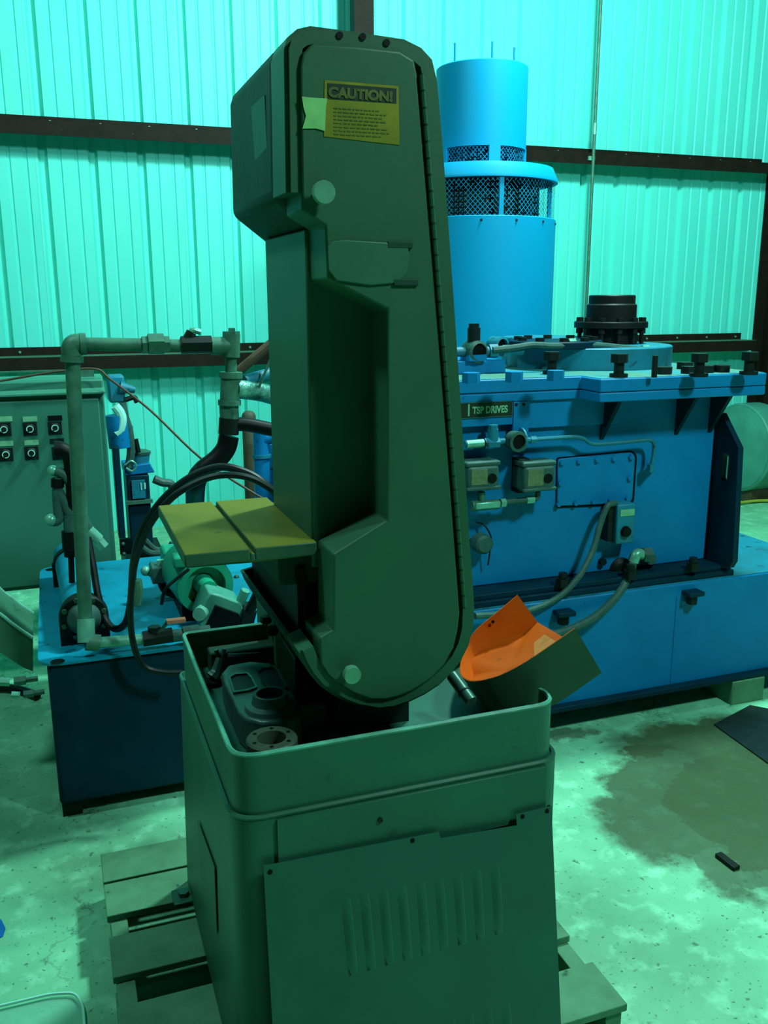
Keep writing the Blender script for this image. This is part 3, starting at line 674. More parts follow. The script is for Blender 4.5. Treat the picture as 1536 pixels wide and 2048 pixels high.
# cover plate in two halves: flush on the left, overhanging on the right
xs = onY(1152, 770, HY).x
cov = MB(); OY = 2.66; xo = onY(1200, 790, OY).x; xe = onY(1531, 780, OY).x
cpoly = [(hx0-0.02, HY-0.03), (xs, HY-0.03), (xo, OY), (xe, OY), (xe, BK+0.05), (hx0-0.02, BK+0.05)]
cmid = (CZ0+CZ1)/2-0.006
cover = MB().prism_z(cpoly, cmid+0.001, CZ1).build('cover_plate', 'blue', gd_, bevel=0.004)
MB().prism_z(cpoly, CZ0, cmid-0.001).build('lower_cover_flange', 'blue', gd_, bevel=0.004)
ins = [(x+(0.006 if x < 2 else -0.006), y+(0.006 if y < 3.5 else -0.006)) for x, y in cpoly]
MB().prism_z(ins, CZ1, CZ1+0.002).build('dusty_top', mat('dusty_blue_top', (0.012, 0.24, 0.30), 0.6, c2=(0.09, 0.20, 0.08), scale=4, c3=(0.01, 0.06, 0.06), s3=30, t3=0.62, bump=0.4), cover)
for q in ((1118, 850), (1205, 840), (1353, 852), (1420, 846)):
    p = onY(*q, HY); gx = p.x
    gp = [(HY+0.001, CZ0), (OY+0.05, CZ0), (HY+0.001, CZ0-0.16)]
    if gx > xs: MB().prism_x(gp, gx-0.008, gx+0.008).build('gusset', 'navy', gd_)
# bracket strip and rib below the flush half
s0 = onY(1027, 792, HY-0.03); s1 = onY(1056, 872, HY-0.03)
strip = MB().box(s0.x, s1.x, HY-0.034, HY, s1.z, CZ0).build('mounting_strip', 'blue', gd_, bevel=0.002)
for q in ((1033, 809), (1048, 809)): p = onY(*q, HY-0.036); MB().cyl(p, p+YA*0.003, 0.006, n=8).build('rivet', 'blackm', strip)
MB().box(hx0, s0.x, HY-0.03, HY, onY(960, 850, HY).z, CZ0).build('upper_band', 'blue', gd_, bevel=0.002)
MB().box(s1.x, xo+0.2, HY-0.018, HY, onY(1150, 850, HY).z, CZ0).build('right_band', 'blue', gd_, bevel=0.002)
# nameplate
npx = [onY(x, y, HY-0.032) for x, y in ((905, 808), (1025, 801), (1025, 832), (905, 840))]
zt_, zb_ = npx[1].z, npx[2].z; xr_ = npx[1].x; xl_ = onY(905, 808, HY-0.032).x
npl = MB().box(xl_, xr_, HY-0.034, HY-0.030, zb_, zt_).build('nameplate', 'stick_black', gd_); tag(npl, label='black nameplate with pale lettering')
th = zt_-zb_
b0 = onY(936, 820, HY-0.0345).x
MB().box(b0, b0+0.006, HY-0.0352, HY-0.0338, zb_+th*0.14, zt_-th*0.1).build('nameplate_bar', 'plate_lt', npl)
t0 = onY(945, 825, HY-0.0345).x; t1 = onY(1020, 820, HY-0.0345).x
text('nameplate_lettering', 'TSP DRIVES', th*0.62, 'plate_lt', npl, (t0, HY-0.0346, zb_+th*0.28), XA, ZA, bold=0.0012, sx=(t1-t0)/(th*0.62*5.35), extrude=0.0004)
fr = MB().box(xl_, xr_, HY-0.0352, HY-0.0338, zt_-0.0025, zt_).box(xl_, xr_, HY-0.0352, HY-0.0338, zb_, zb_+0.0025).box(xr_-0.0025, xr_, HY-0.0352, HY-0.0338, zb_, zt_).build('nameplate_border', 'conduit', npl)
# bolts
hexb = proto('hex_bolt', MB().hexa((0, 0, 0), (0, 0, 1), 0.030, 0.034), 'blue', 20)
for q in ((942, 766), (1028, 764), (1111, 761)): put('hex_bolt', hexb, cover, onZ(*q, CZ1+0.002))
jb = MB().cyl((0, 0, 0), (0, 0, 0.012), 0.032, n=20).cyl((0, 0, 0.012), (0, 0, 0.055), 0.018, n=14).hexa((0, 0, 0.05), (0, 0, 1), 0.031, 0.030)
jack = proto('jacking_bolt', jb, 'blackm', 25)
for q in ((1103, 748), (1237, 754), (1397, 753), (1497, 749)): put('jacking_bolt', jack, cover, onZ(*q, CZ1+0.002))
nutm = proto('hex_nut', MB().hexa((0, 0, 0), (0, 0, 1), 0.034, 0.026), 'blackm', 20)
for q in ((1326, 748), (1379, 747), (1442, 744), (1410, 745), (1370, 738)): put('hex_nut', nutm, cover, onZ(*q, CZ1+0.002))
p = onZ(1308, 755, CZ1+0.002); MB().cyl(p, p+ZA*0.075, 0.010, n=10).build('stud', 'blackm', cover)
fb = proto('flange_bolt', MB().hexa((0, 0, 0), (0, 0, 1), 0.026, 0.03).cyl((0, 0, 0.03), (0, 0, 0.05), 0.016, n=10), 'blackm')
for q in ((1125, 1172), (1260, 1155), (1385, 1140)): put('flange_bolt', fb, gd_, onZ(*q, FZ))
# big ring plates on the cover
def disc_at(name, pxc, pyb, rpx, Yc, z0, z1, mt, holes=0):
    c = onY(pxc, pyb, Yc); r = px2m(rpx, c)
    return MB().lathe((c.x, Yc, z0), (0, 0, 1), [(0, 0), (r, 0), (r, z1-z0-0.004), (r-0.004, z1-z0), (0, z1-z0)], 64).build(name, mt, gd_, smooth=30), c, r
d1, c1, r1 = disc_at('bearing_cover', 1176, 720, 160, 3.25, CZ1+0.002, CZ1+0.085, 'blue_top')
d2, c2_, r2 = disc_at('bearing_cap', 1110, 705, 92, 3.16, CZ1+0.085, CZ1+0.11, 'navy')
for k in range(10):
    t = k*2*math.pi/10; put('cap_bolt', proto('cap_bolt', MB().hexa((0, 0, 0), (0, 0, 1), 0.018, 0.014), 'blackm') if k == 0 else bpy.data.meshes['cap_bolt'], d2, (c2_.x+(r2-0.035)*math.cos(t), 3.16+(r2-0.035)*math.sin(t), CZ1+0.11))
d3, c3_, r3 = disc_at('rear_cover', 1084, 680, 79, 3.45, CZ1+0.002, onY(1084, 673, 3.45).z, 'blue_top')
MB().box(hx0+0.02, onY(1012, 720, 3.0).x, 3.0, 3.7, CZ1+0.002, CZ1+0.05).build('raised_plate', 'blue', gd_, bevel=0.004)
# grease line lying round the covers
yb = 3.0
gl = [onY(985, 700, yb), onY(1030, 695, yb), onY(1065, 690, yb), onY(1110, 692, yb), onY(1180, 690, yb), onY(1240, 695, yb), onY(1290, 700, yb), onY(1332, 702, yb+0.1)]
MB().tube(gl, 0.012, 8).build('grease_line', 'conduit', gd_)
for q in ((1290, 697), (1305, 699), (1143, 684)):
    p = onY(*q, yb+0.02); MB().hexa(p-XA*0.015, (1, 0, 0), 0.014, 0.03).build('line_nut', 'pipe_lt', gd_)
# output flange
fc = onY(1222, 640, 3.30); fr_ = px2m(72, fc)
zb0 = CZ1+0.085; zfl = onY(1222, 655, 3.30).z
fl = MB().lathe((fc.x, 3.30, zb0), (0, 0, 1), [(0, 0), (fr_*0.74, 0), (fr_*0.74, zfl-zb0)], 40).build('output_hub', 'rustblk', gd_)
zt1 = onY(1222, 632, 3.30).z; zt2 = onY(1222, 610, 3.30).z; zt3 = onY(1222, 590, 3.30).z
MB().lathe((fc.x, 3.30, zfl), (0, 0, 1), [(0, 0), (fr_, 0), (fr_, 0.022), (fr_*0.98, 0.026), (0.02, 0.026)], 48).build('output_flange', 'rustblk', gd_)
MB().lathe((fc.x, 3.30, zfl+0.026), (0, 0, 1), [(fr_*0.68, 0), (fr_*0.68, zt2-zfl-0.026), (fr_*0.63, zt2-zfl-0.02), (fr_*0.63, zt3-zfl-0.03), (fr_*0.6, zt3-zfl-0.026), (fr_*0.4, zt3-zfl-0.026), (fr_*0.4, 0)], 48).build('coupling_ring', 'rustblk', gd_)
fbm = proto('flange_stud', MB().cyl((0, 0, -0.10), (0, 0, 0), 0.008, n=8).hexa((0, 0, -0.022), (0, 0, 1), 0.015, 0.02).hexa((0, 0, 0.026), (0, 0, 1), 0.015, 0.016), 'rustblk')
for k in range(12):
    t = k*math.pi/6+0.2; put('flange_stud', fbm, gd_, (fc.x+fr_*0.87*math.cos(t), 3.30+fr_*0.87*math.sin(t), zfl))
# valve fittings on the left of the cover
vf = MB(); p = onY(947, 703, 3.02); r = px2m(21, p)
vfo = MB().lathe(p, (0.15, -1, 0), [(0.0, -0.03), (r, -0.03), (r*1.05, 0.0), (r*1.05, 0.035), (r*0.8, 0.04), (r*0.75, 0.01), (0.0, 0.01)], 24).build('relief_valve', 'conduit', gd_)
MB().lathe(p, (0.15, -1, 0), [(0, 0.032), (r*0.72, 0.032)], 24).build('valve_mouth', 'black', vfo)
MB().cyl(p+ZA*0.02, p+ZA*0.085, r*0.62, n=14).hexa(p+ZA*0.08, (0, 0, 1), r*0.5, 0.02).build('valve_plug', 'blackm', vfo)
MB().cyl(p-XA*0.10, p+XA*0.20, 0.018, n=12).hexa(p+XA*0.06, (1, 0, 0), 0.026, 0.035).hexa(p+XA*0.115, (1, 0, 0), 0.022, 0.03).build('valve_pipe', 'blue_top', vfo)
MB().box(p.x-0.035, p.x+0.035, 2.98, 3.06, CZ1+0.05, p.z-0.01).build('valve_foot', 'blue', vfo)
p = onY(995, 690, 3.25); r = px2m(17, p)
v2 = MB().lathe(p, (0.25, -1, 0), [(0.0, -0.03), (r, -0.03), (r, 0.03), (r*0.75, 0.033), (r*0.7, 0.0), (0, 0.0)], 20).build('small_valve', 'blue_top', gd_)
MB().lathe(p, (0.25, -1, 0), [(0, 0.02), (r*0.7, 0.02)], 20).build('valve_mouth', 'black', v2)
MB().cyl(p, (p.x, p.y, CZ1+0.05), 0.014, n=10).build('valve_stem', 'blue_top', v2)
# --- oil line on the front face
ay = HY-0.05
def fp(x, y, o=0.05): return onY(x, y, HY-o)
ol = MB().tube([fp(930, 888), fp(1010, 882), fp(1062, 880)], 0.011, 10, 2).build('oil_pipe', 'blue_top', gd_)
MB().tube([fp(1062, 879), fp(1110, 876), fp(1150, 874), fp(1168, 878), fp(1186, 888), fp(1230, 886), fp(1280, 881), fp(1300, 880), fp(1308, 888), fp(1307, 910), fp(1302, 934)], 0.0075, 8, 3).build('oil_tube', 'blue_top', gd_)
MB().cyl(fp(932, 889), fp(966, 886), 0.015, n=12).build('pipe_nipple', 'pipe_lt', ol)
MB().hexa(fp(968, 887), (1, 0, 0), 0.02, 0.055).cyl(fp(986, 884), fp(986, 858), 0.019, n=14).hexa(fp(986, 862), (0, 0, 1), 0.017, 0.022).build('tee_fitting', 'blue_top', ol)
MB().hexa(fp(1060, 880), (1, 0, 0), 0.014, 0.022).build('compression_nut', 'blue_top', ol); MB().hexa(fp(1302, 928), (0, 0, -1), 0.015, 0.03).build('compression_nut', 'blue_top', ol)
MB().cyl(fp(1302, 938), onY(1302, 938, HY), 0.014, n=10).build('wall_fitting', 'blue', ol)
MB().cyl(fp(1014, 883), onY(1014, 883, HY), 0.012, n=10).build('standoff_pipe', 'blue', ol)
pg = fp(1034, 883, 0.075)
sg = MB().lathe(pg, (0.1, -1, 0), [(0, -0.03), (0.034, -0.03), (0.036, 0.0), (0.036, 0.012), (0.026, 0.014), (0.026, 0.004), (0, 0.004)], 24).build('sight_glass', 'conduit', ol)
MB().lathe(pg, (0.1, -1, 0), [(0, 0.006), (0.025, 0.006)], 24).build('dark_lens', 'black', sg)
MB().lathe(pg+XA*0.03+YA*0.03, (1, 0, 0), [(0, 0), (0.042, 0), (0.042, 0.006), (0, 0.006)], 24).build('flange_disc', 'blue_top', sg)
# --- two junction boxes
def jbox(x0, x1, y0, y1, lensx, lensy, Yf):
    a = onY(x0, y0, Yf); b = onY(x1, y1, Yf)
    zt_, zb_ = max(a.z, b.z), min(a.z, b.z)
    o = MB().box(a.x, b.x, Yf, HY, zb_, zt_).build('pressure_switch', 'conduit', gd_, bevel=0.012, seg=3); tag(o, label='grey green switch box with nameplate and black round window')
    MB().box(a.x-0.006, b.x+0.006, Yf+0.004, HY-0.02, zt_-0.004, zt_+0.014).build('box_lid', 'conduit', o, bevel=0.006)
    MB().box(a.x-0.005, b.x+0.005, Yf-0.004, Yf+0.01, zb_+0.004, zb_+0.016).build('lid_clamp', 'conduit', o, bevel=0.003)
    w = b.x-a.x
    pl = MB().box(a.x+w*0.10, a.x+w*0.60, Yf-0.002, Yf+0.001, zb_+0.024, zt_-0.012).build('data_plate', mat('tan_data_plate', (0.14, 0.20, 0.09), 0.5, c2=(0.06, 0.13, 0.06), scale=90), o)
    c = onY(lensx, lensy, Yf-0.003)
    MB().lathe(c, (0, -1, 0), [(0, 0), (0.017, 0), (0.017, -0.006), (0, -0.006)], 24).build('round_window', 'black', o)
    return o, a, b, zt_, zb_
j1 = jbox(937, 999, 934, 980, 985, 957, HY-0.10)
j2 = jbox(1050, 1110, 934, 982, 1097, 957, HY-0.10)
bk = MB().box(onY(1033, 950, HY-0.04).x, onY(1056, 950, HY-0.04).x, HY-0.05, HY, j2[4]-0.01, j2[3]+0.02).build('switch_bracket', 'blackm', gd_, bevel=0.004)
# conduit body below the boxes
b0, b1 = fp(944, 1012, 0.07), fp(997, 1008, 0.07)
cb = MB().tube([b0-XA*0.002, b0+XA*0.004, b1-XA*0.004, b1], 0.018, 12, 1).build('conduit_body', 'pipe', gd_)
MB().box(b0.x+0.004, b1.x-0.004, HY-0.093, HY-0.084, b0.z-0.010, b0.z+0.014).build('cover_lid', 'pipe_lt', cb, bevel=0.004)
MB().cyl(fp(963, 1004, 0.07), fp(963, 984, 0.07), 0.013, n=12).build('riser_nipple', 'pipe', cb)
MB().tube([fp(997, 1007, 0.07), fp(1020, 1003, 0.07), fp(1060, 999, 0.07), fp(1074, 996, 0.07), fp(1076, 984, 0.07)], 0.010, 10, 3).build('conduit_run', 'conduit', cb)
MB().hexa(fp(1000, 1006, 0.07), (1, 0, 0), 0.016, 0.02).build('conduit_nut', 'pipe_lt', cb); MB().hexa(fp(1052, 1000, 0.07), (1, 0, 0), 0.015, 0.03).build('conduit_nut', 'pipe_lt', cb)
# gauge on the left, with its capillary and pin
gp = fp(966, 1088, 0.05)
gg = MB().lathe(gp, (0, -1, 0), [(0, 0.02), (0.026, 0.02), (0.034, 0.012), (0.036, 0.0), (0.036, -0.03), (0.014, -0.032), (0.014, -0.05), (0, -0.05)], 28).build('fill_cap', 'conduit', gd_)
MB().tube([fp(952, 1044, 0.01), fp(968, 1050, 0.03), fp(980, 1068, 0.04), fp(982, 1085, 0.05), fp(976, 1130, 0.03)], 0.003, 6).build('cap_chain', 'blackm', gg)
# inspection plate with perimeter screws
ip = [(1116, 918), (1262, 904), (1270, 912), (1264, 1000), (1256, 1006), (1114, 1012)]
pz = XZ(ip, HY-0.008)
ipl = MB().prism_y(roundpoly(pz, 0.012, 3), HY-0.010, HY).build('inspection_plate', 'blue', gd_, bevel=0.002)
MB().prism_y([(x*1.0, z) for x, z in roundpoly(XZ([(1112, 915), (1264, 901), (1273, 910), (1267, 1003), (1258, 1009), (1111, 1016)], HY), 0.012, 3)], HY-0.0035, HY).build('gasket', 'black', gd_)
sb = proto('plate_screw', MB().hexa((0, 0, 0), (0, -1, 0), 0.010, 0.010), 'blue')
for q in ((1123, 925), (1157, 922), (1193, 919), (1227, 917), (1261, 914), (1119, 966), (1258, 956), (1116, 1008), (1150, 1006), (1186, 1003), (1220, 999), (1254, 996)):
    put('plate_screw', sb, ipl, onY(*q, HY-0.010))
# selector station
a = fp(1236, 1010, 0.07); b = fp(1268, 1086, 0.07)
st = MB().box(a.x, b.x, HY-0.07, HY, b.z, a.z).build('selector_station', 'blue_top', gd_, bevel=0.006); tag(st, label='slim blue control station with round black selector')
MB().box(a.x+0.012, b.x-0.008, HY-0.0725, HY-0.0695, a.z-0.045, a.z-0.02).build('legend_plate', 'plate_lt', st)
c = fp(1251, 1063, 0.072); MB().lathe(c, (0, -1, 0), [(0, 0.012), (0.018, 0.012), (0.021, 0.0), (0.021, -0.004), (0, -0.004)], 24).build('selector_knob', 'black', st)
MB().box(a.x-0.024, a.x, HY-0.05, HY, b.z+0.01, a.z-0.004).build('station_side', 'blackm', st)
# flexible conduits down the front
MB().tube([fp(1232, 1006, 0.05), fp(1215, 1012, 0.06), fp(1200, 1050, 0.07), fp(1186, 1100, 0.09), fp(1160, 1150, 0.12), fp(1120, 1192, 0.13), fp(1068, 1218, 0.15), fp(1010, 1228, 0.17), fp(950, 1232, 0.18)], 0.0115, 10).build('flexible_conduit', 'conduit', gd_)
MB().tube([fp(1268, 1118, 0.06), fp(1258, 1150, 0.08), fp(1235, 1190, 0.12), fp(1195, 1230, 0.17), fp(1150, 1255, 0.19), fp(1100, 1272, 0.2), fp(1030, 1290, 0.22)], 0.016, 10).build('flexible_conduit', 'conduit', gd_)
e0 = fp(1270, 1116, 0.06)
el = MB().tube([fp(1266, 1124, 0.06), fp(1274, 1108, 0.06), fp(1292, 1112, 0.05), fp(1300, 1118, 0.02)], 0.021, 12).build('elbow_fitting', 'pipe_lt', gd_)
MB().hexa(fp(1284, 1110, 0.055), (1, -0.1, 0), 0.030, 0.035).build('elbow_nut', 'conduit', el)
MB().cyl(fp(1302, 1118, 0.05), onY(1302, 1118, HY), 0.022, n=14).build('elbow_stub', 'conduit', el)
dc = onY(1240, 1137, HY-0.004); MB().lathe(dc, (0, -1, 0), [(0, 0.02), (0.03, 0.02), (0.045, 0.004), (0.045, 0.0)], 24).build('drain_boss', 'blackm', gd_)
p = onY(1202, 1122, HY); MB().hexa(p, (0, -1, 0), 0.014, 0.02).build('drain_plug', 'blackm', gd_)

# ============================================================ MOTOR
MYc = 4.02; mc = onY(957, 500, MYc); R1 = px2m(152, mc)*0.985; R2 = px2m(91, onY(957, 200, MYc))
mo = thing('electric_motor', 'tall bright blue vertical motor with mesh vents behind the saw', 'motor', (mc.x, MYc, CZ1))
def mz(y): return onY(957, y, MYc).z
ma = Vector((mc.x, MYc, 0))
# z levels measured on the near side of the drum
zbar0 = CZ1+0.002; zv0 = onY(957, 428, MYc-R1).z; zv1 = onY(957, 349, MYc-R1).z; zh1 = onY(957, 326, MYc-R2).z; zu0 = onY(957, 320, MYc-R2).z; zu1 = onY(957, 288, MYc-R2).z; zt0 = onY(957, 112, MYc-R2).z
MB().lathe(ma, ZA, [(R1, zbar0), (R1, zv0-0.003), (R1-0.003, zv0), (R1-0.02, zv0), (0.05, zv0)], 72).build('barrel', 'blue_motor', mo)
MB().lathe(ma, ZA, [(R1-0.015, zv1), (R1+0.004, zv1), (R1+0.004, zv1+0.012), (R1-0.02, zh1-0.004), (R2-0.01, zh1)], 72).build('vent_hood', 'blue_motor', mo)
MB().lathe(ma, ZA, [(R2, zu1), (R2, zt0-0.004), (R2-0.004, zt0), (0.0, zt0+0.003)], 64).build('top_cover', 'blue_motor', mo)
MB().lathe(ma, ZA, [(R2, zh1-0.012), (R2, zu0-0.0)], 64).build('cover_skirt', 'blue_motor', mo)
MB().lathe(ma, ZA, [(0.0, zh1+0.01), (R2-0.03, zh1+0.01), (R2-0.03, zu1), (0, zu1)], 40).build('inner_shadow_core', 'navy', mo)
MB().lathe(ma, ZA, [(0.0, zv0+0.001), (R1*0.78, zv0+0.001), (R1*0.78, zv1+0.02)], 40).build('vent_shade_core', 'blackm', mo)  # dark core filling in the shade behind the lower vents
vc = (onY(1000, 390, MYc-R1*0.9)-ma); thv = math.atan2(vc.y, vc.x)
def arcpost(th, r, w, z0, z1, name, mt):
    d = Vector((math.cos(th), math.sin(th), 0)); t = Vector((-d.y, d.x, 0)); c = ma+d*(r-0.006)+ZA*((z0+z1)/2)
    return MB().obox(c, d*0.008, t*w, ZA*((z1-z0)/2)).build(name, mt, mo)
for k in range(4): arcpost(thv+k*math.pi/2, R1-0.006, 0.010, zv0, zv1+0.004, 'vent_post', 'blue_motor')
vt = (onY(990, 300, MYc-R2)-ma); tht = math.atan2(vt.y, vt.x)
for k in range(5): arcpost(tht+k*2*math.pi/5, R2-0.001, 0.026, zu0-0.005, zu1+0.005, 'cover_post', 'blue_motor')
def lattice(r, z0, z1, cell, w):
    m = MB(); nc = int(2*math.pi*r/cell); hgt = z1-z0; rows = max(2, round(hgt/(cell*0.55))); dz = hgt/rows
    for s in (1, -1):
        for i in range(nc):
            for q in range(rows):
                a0 = 2*math.pi*(i+s*q*0.5)/nc; a1 = 2*math.pi*(i+s*(q+1)*0.5)/nc
                p0 = ma+Vector((r*math.cos(a0), r*math.sin(a0), z0+q*dz)); p1 = ma+Vector((r*math.cos(a1), r*math.sin(a1), z0+(q+1)*dz))
                m.add([p0-ZA*w, p1-ZA*w, p1+ZA*w, p0+ZA*w], [(0, 1, 2, 3)])
    return m
lattice(R1-0.008, zv0, zv1+0.002, 0.021, 0.0016).build('mesh_screen', 'blue_motor', mo, kind='stuff')
lattice(R2-0.004, zu0-0.001, zu1+0.001, 0.017, 0.0017).build('upper_mesh_screen', 'blue_motor', mo, kind='stuff')
for q in ((910, 86), (985, 83), (1029, 95)):
    y_ = {910: MYc+0.02, 985: MYc+0.13, 1029: MYc+0.04}[q[0]]
    p = onY(*q, y_); MB().cyl((p.x, p.y, zt0-0.01), p, 0.005, n=8).build('lifting_stud', 'blue', mo)
for k in range(14):
    t = thv+0.2+k*2*math.pi/14; d = Vector((math.cos(t), math.sin(t), 0))
    put('barrel_screw', proto('barrel_screw', MB().cyl((0, 0, 0), (0, 0, 0.001), 0.001).ball((0, 0, 0), 0.006, 8), 'navy') if k == 0 else bpy.data.meshes['barrel_screw'], mo, ma+d*R1+ZA*(zv0-0.02))
p = onY(1109, 512, MYc); MB().lathe((ma.x+R1*0.98, MYc-0.02, p.z), (1, -0.15, 0), [(0.035, -0.02), (0.035, 0.008), (0.026, 0.016), (0.0, 0.016)], 20).build('side_cap', 'blue_motor', mo)

# ============================================================ RIGHT BACKGROUND
gv = onY(1478, 895, 5.7); gr = px2m(88, gv)
gt = thing('storage_vessel', 'grey green round vessel on its side beyond the gear drive', 'vessel', (gv.x, 5.7, 0))
gx = onY(1476, 900, 5.7).x
MB().lathe((gx, 5.7, gv.z), (1, 0.0, 0), [(0.0, 0.0), (gr*0.97, 0.0), (gr, 0.01), (gr, 0.18), (gr*0.9, 0.30), (gr*0.6, 0.38), (0, 0.41)], 48).build('shell', 'greytank', gt)
MB().lathe((gx-0.004, 5.7, gv.z), (1, 0, 0), [(0, -0.05), (gr*0.5, -0.035), (gr*0.94, 0), (gr*0.94, 0.004)], 48).build('end_cap', 'greytank', gt)
MB().box(gx+0.03, gx+0.28, 5.55, 5.85, 0, gv.z-gr*0.85).build('cradle', 'brown', gt, bevel=0.01)
MB().tube([onZ(1478, 1006, 0.02), onZ(1500, 1003, 0.02), onZ(1536, 1001, 0.02), onZ(1600, 1005, 0.02)], 0.012, 8).build('yellow_cord', 'yhose', label='yellow cord lying across the floor at the far right', cat='cord')
a = [onZ(x, y, 0.006) for x, y in ((1428, 1448), (1500, 1410), (1660, 1440), (1640, 1600))]
MB().prism([p-ZA*0.005 for p in a], a).build('steel_plate', 'dirt', label='oily black steel plate on the floor by the right edge', cat='plate')
p0, p1 = onZ(1436, 1708, 0.007), onZ(1474, 1737, 0.007); d = (p1-p0); t = Vector((-d.y, d.x, 0)).normalized()
MB().obox((p0+p1)/2, d/2, t*0.012, ZA*0.006).build('metal_offcut', 'blackm', label='short dark metal offcut lying on the stained concrete', cat='scrap', bevel=0.002)

# ============================================================ RESERVOIR TANK (left)
TZ, TB, TYF, TYB = 0.53, 0.05, 2.72, 3.80
tx0 = onZ(75, 1335, TZ).x; tx1 = 1.02
tk = thing('oil_reservoir', 'low blue oil reservoir left of the saw, cyan top and dark front', 'tank', ((tx0+tx1)/2, 3.25, 0))
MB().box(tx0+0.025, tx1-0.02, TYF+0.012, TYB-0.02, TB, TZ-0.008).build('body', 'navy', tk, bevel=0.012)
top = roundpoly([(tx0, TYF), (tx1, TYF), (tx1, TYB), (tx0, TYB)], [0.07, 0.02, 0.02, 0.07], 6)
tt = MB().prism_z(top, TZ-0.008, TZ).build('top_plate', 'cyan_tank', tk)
for q in ((115, 1323), (102, 1139)):
    p = onZ(*q, TZ); MB().lathe((p.x, p.y, TZ-0.0005), ZA, [(0, 0.001), (0.021, 0.001), (0.022, 0.0)], 24).build('lifting_hole', 'black', tt)
for x in (tx0+0.03, tx1-0.09):
    for y in (TYF+0.03, TYB-0.1): MB().box(x, x+0.06, y, y+0.06, 0, TB).build('foot', 'blackm', tk)
p = onZ(473, 1155, TZ); MB().ball((p.x, p.y, TZ), 0.012, 10).build('drain_screw', 'steel', tt)
for q, r in (((52, 1360), 0.013), ((68, 1386), 0.012)):
    p = onX(*q, tx0-0.02); v = MB().cyl((tx0+0.01, p.y, p.z), (tx0-0.05, p.y, p.z), 0.008, n=10).hexa((tx0-0.02, p.y, p.z), (-1, 0, 0), r, 0.03).build('drain_valve', 'steel', tk)
    MB().hexa((tx0-0.06, p.y, p.z), (-1, 0, 0.2), r*0.9, 0.025).build('valve_cap', 'pipe_lt', v)

# filter canister lying on the tank
fz = TZ+0.085; ff = onY(168, 1235, 2.86); fx = ff.x; fzc = ff.z; fr_ = px2m(36, ff)
fil = thing('filter_canister', 'cyan filter canister with black end flange on the left of the reservoir', 'filter', (fx, 3.2, TZ))
MB().cyl((fx, 2.89, fzc), (fx-0.03, 3.62, fzc), fr_, n=32).build('canister', 'cyan_tank', fil)
MB().lathe((fx, 2.89, fzc), (0, -1, 0), [(fr_*0.6, -0.01), (fr_*1.28, -0.01), (fr_*1.32, 0.0), (fr_*1.32, 0.03), (fr_*1.25, 0.036), (fr_*0.92, 0.036), (fr_*0.9, 0.03)], 36).build('end_flange', 'blackm', fil)
MB().lathe((fx, 2.86, fzc), (0, -1, 0), [(fr_*0.92, 0.0), (fr_*0.9, 0.02), (fr_*0.6, 0.045), (fr_*0.4, 0.055), (0, 0.055)], 32).build('end_bell', 'conduit', fil)
MB().box(fx-fr_*1.32, fx+fr_*1.32, 2.86, 2.89, TZ, fzc).build('flange_foot', 'blackm', fil)
MB().box(fx-0.03-fr_*1.1, fx-0.03+fr_*1.1, 3.50, 3.54, TZ, fzc).build('rear_saddle', 'blackm', fil)
MB().lathe((fx-0.025, 3.5, fzc), (0, -1, 0), [(fr_*0.9, -0.02), (fr_*1.12, -0.02), (fr_*1.12, 0.02), (fr_*0.9, 0.02)], 32, close=True).build('rear_band', 'blackm', fil)
for k in range(8):
    t = k*math.pi/4+0.3; put('flange_bolt', proto('flange_bolt_f', MB().hexa((0, 0, 0), (0, -1, 0), 0.008, 0.01), 'steel') if k == 0 else bpy.data.meshes['flange_bolt_f'], fil, (fx+fr_*1.13*math.cos(t), 2.853, fzc+fr_*1.13*math.sin(t)))

# ---- overhead pipework
PY = 2.765
pw = thing('pipe_loop', 'galvanised pipe loop standing over the reservoir with a shut-off cock', 'pipework', onY(172, 1280, PY))
def pp(x, y, d=0.0): return onY(x, y, PY+d)
r = 0.021
b0 = pp(172, 1225); t0 = pp(143, 702); t0.x = t0.x
MB().cyl(pp(171, 1240), pp(144, 706), r, n=16).build('riser_pipe', 'pipe', pw)
MB().tube([pp(144, 712), pp(143, 696), pp(150, 688), pp(166, 687)], r*1.35, 14, 4).build('top_elbow', 'pipe', pw)
MB().cyl(pp(144, 724), pp(144, 712), r*1.5, n=16).build('elbow_collar', 'pipe', pw)
MB().cyl(pp(160, 688), pp(172, 688), r*1.5, n=16).build('elbow_collar', 'pipe', pw)
MB().cyl(pp(166, 688), pp(300, 690), r*0.92, n=16).build('cross_pipe', 'pipe', pw)
un = MB().hexa(pp(284, 690), (1, 0, 0), r*1.25, 0.035).hexa(pp(296, 688), (1, 0, 0), r*1.5, 0.045).hexa(pp(318, 689), (1, 0, 0), r*1.2, 0.03).build('pipe_union', 'pipe', pw)
MB().cyl(pp(300, 690), pp(450, 692), r*0.85, n=16).build('cross_pipe', 'pipe', pw)
vb = MB().hexa(pp(362, 690), (1, 0, 0), r*1.3, 0.09).build('shutoff_cock', 'blackm', pw)
MB().cyl(pp(386, 690), pp(383, 668), 0.013, n=10).build('cock_stem', 'blackm', vb)
MB().tube([pp(380, 668), pp(386, 660), pp(401, 664)], 0.009, 8).build('cock_handle', 'pipe_lt', vb)
MB().tube([pp(374, 676), pp(381, 663)], 0.012, 8, 1).build('cock_gland', 'blackm', vb)
MB().cyl(pp(422, 692), pp(458, 692), r*1.3, n=16).build('reducer', 'pipe', pw)
tee = MB().cyl(pp(463, 668), pp(462, 714), r*1.3, n=16).build('top_tee', 'pipe', pw)
MB().hexa(pp(463, 672), (0, 0, 1), r*1.25, 0.014).box(pp(458, 660).x, pp(469, 660).x, PY-0.01, PY+0.01, pp(463, 668).z, pp(463, 656).z).build('pipe_plug', 'pipe', tee)
